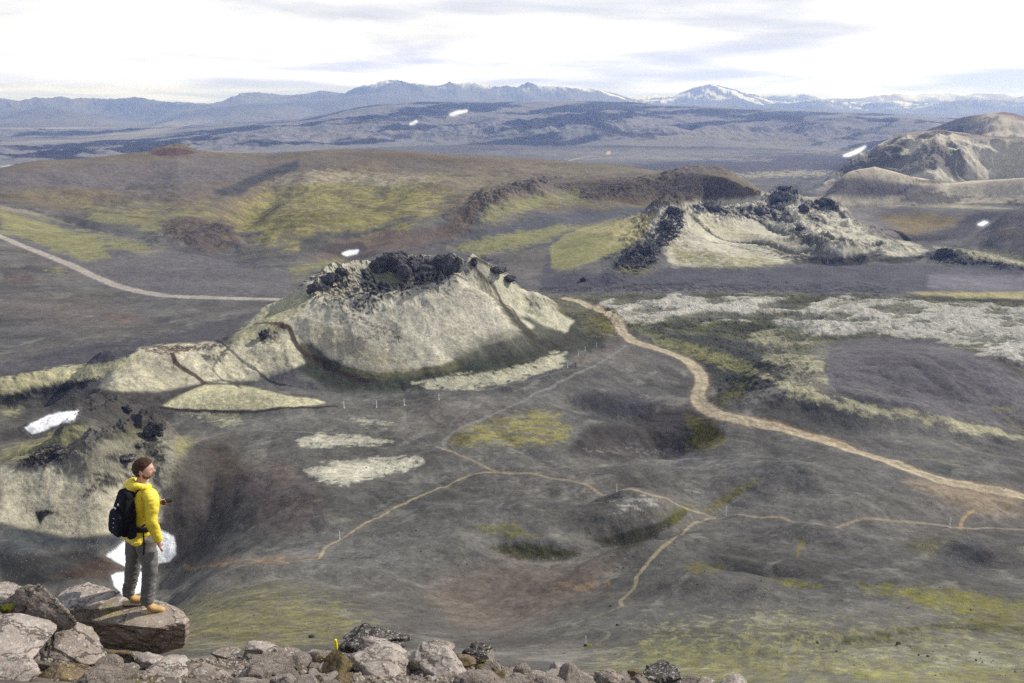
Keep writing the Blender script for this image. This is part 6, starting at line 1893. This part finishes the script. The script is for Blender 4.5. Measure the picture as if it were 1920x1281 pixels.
link("haul_loop", skin_mesh("loop", [(-.02, -.03, .55, .006), (-.015, -.02, .60, .006), (-.015, .02, .60, .006), (-.02, .03, .55, .006)], [(0, 1), (1, 2), (2, 3)], 1), parent=pk, mat=M_STRAP)
link("hanging_strap", skin_mesh("hang", [(.07, -.19, .06, .005, .010), (.085, -.198, -.10, .005, .010), (.09, -.19, -.24, .004, .009)], [(0, 1), (1, 2)], 1), parent=pk, mat=M_STRAP)
for (y_, z_, sy_, sz_) in ((.035, .365, .026, .013), (-.03, .43, .011, .018), (-.02, .27, .012, .0035), (-.02, .215, .010, .0035), (-.02, .16, .010, .0035)):
    b = bmesh.new(); bmesh.ops.create_uvsphere(b, u_segments=16, v_segments=8, radius=1, matrix=Matrix.Translation((-.190 if z_ > .33 else -.238, y_, z_)) @ Matrix.Diagonal((.005, sy_, sz_, 1)))
    m_ = bpy.data.meshes.new("patch"); b.to_mesh(m_); b.free(); link("white_patch", m_, parent=pk, mat=M_LOGO)
# camera held in front of the chest
cmr = bpy.data.objects.new("camera_in_hand", None); scene.collection.objects.link(cmr)
cmr.name = "photo_camera"
cmr.location = man_loc + (Rz @ (LH + Vector((.055, -.03, .015)))); cmr.rotation_euler = (0, 0, YAW - .7); cmr.scale = (.75, .75, .75)
tag(cmr, "small black camera the hiker holds in front of his chest", "camera")
b = bmesh.new(); bmesh.ops.create_cube(b, size=1, matrix=Matrix.Diagonal((.045, .12, .075, 1))); bmesh.ops.bevel(b, geom=b.edges[:], offset=.008, segments=3)
bmesh.ops.create_cube(b, size=1, matrix=Matrix.Translation((0, 0, .045)) @ Matrix.Diagonal((.035, .04, .025, 1)))
m_ = bpy.data.meshes.new("cbody"); b.to_mesh(m_); b.free(); link("camera_body", m_, parent=cmr, mat=M_CAM)
b = bmesh.new(); bmesh.ops.create_cone(b, cap_ends=True, segments=24, radius1=.034, radius2=.030, depth=.10, matrix=Matrix.Translation((.065, 0, 0)) @ Matrix.Rotation(math.pi / 2, 4, 'Y'))
m_ = bpy.data.meshes.new("clens"); b.to_mesh(m_); b.free(); link("lens", m_, parent=cmr, mat=M_CAM)

# moss tufts between boulders and on the slope
M_TUFT = pmat("green_tuft", (.11, .115, .018), rough=.95, nscale=12, var=.5, bump=1, bdist=.05, c2=[((.20, .19, .03), (.5, .6), 8)])
for u, v, w, lb in ((184, 1246, 40, "olive moss cushion beside the small brown stone under the slab"), (12, 1140, 34, "yellow-green moss cushion in the dark cleft at the left edge"), (905, 1240, 18, "bright green moss cushion under the dark knobbly boulder"), (745, 1250, 26, "moss cushion on the lap of the large pinkish grey boulder"),
                    (1103, 1212, 22, "round green tuft below the path switchback")):
    h = hit(u, v) if w == 22 else PR(u, v, 8.0 if u < 300 else 8.5)
    sc_ = w * math.dist(h, (0, 0, HC)) / F * .5
    o = link("moss_cushion", rock_mesh(int(u) + 3, sub=5, planes=24, rough=.2, fine=.12), h, mat=M_TUFT); o.scale = (sc_, sc_ * .8, sc_ * .55); tag(o, lb, "moss cushion")

#ENDOBJECTS

# ------------------------------------------------------------------ lakes and haze
def flat_sheet(name, pts_, z, mat):
    me = bpy.data.meshes.new(name); me.from_pydata([(x, y, z) for x, y in pts_], [], [list(range(len(pts_)))]); me.update()
    if me.polygons[0].normal.z < 0: me.flip_normals()
    me.materials.append(mat); o = bpy.data.objects.new(name, me); scene.collection.objects.link(o); tag(o, kind="structure"); return o


mw = bpy.data.materials.new("lake_water"); mw.use_nodes = True
b = mw.node_tree.nodes["Principled BSDF"]; b.inputs['Base Color'].default_value = (.05, .09, .13, 1); b.inputs['Roughness'].default_value = .12

lk = [PR(u, v, (HC + 38.5) / -float(pix_dir(u, v)[1]))[:2] for u, v in ((-700, 316), (-200, 318), (30, 318), (56, 312), (40, 309), (-100, 307), (-700, 306))]
flat_sheet("lake", lk, -38.5, mw)

mh = bpy.data.materials.new("haze"); mh.use_nodes = True
t = mh.node_tree; t.nodes.clear()
o_ = t.nodes.new("ShaderNodeOutputMaterial"); pv = t.nodes.new("ShaderNodeVolumePrincipled")
pv.inputs['Color'].default_value = (.27, .43, 1.0, 1); pv.inputs['Density'].default_value = 10.0e-5
pv.inputs['Absorption Color'].default_value = (1, 1, 1, 1)
pv.inputs['Anisotropy'].default_value = 0.2
t.links.new(pv.outputs[0], o_.inputs['Volume'])
bm = bmesh.new(); bmesh.ops.create_cube(bm, size=1)
ztop = float(Z.max()) + 60; zbot = float(Z.min()) - 1
for v in bm.verts:
    v.co = Vector((v.co.x * 42900, v.co.y * 42900, zbot if v.co.z < 0 else ztop))
me = bpy.data.meshes.new("haze"); bm.to_mesh(me); bm.free(); me.materials.append(mh)
o = bpy.data.objects.new("haze", me); scene.collection.objects.link(o); tag(o, kind="stuff")
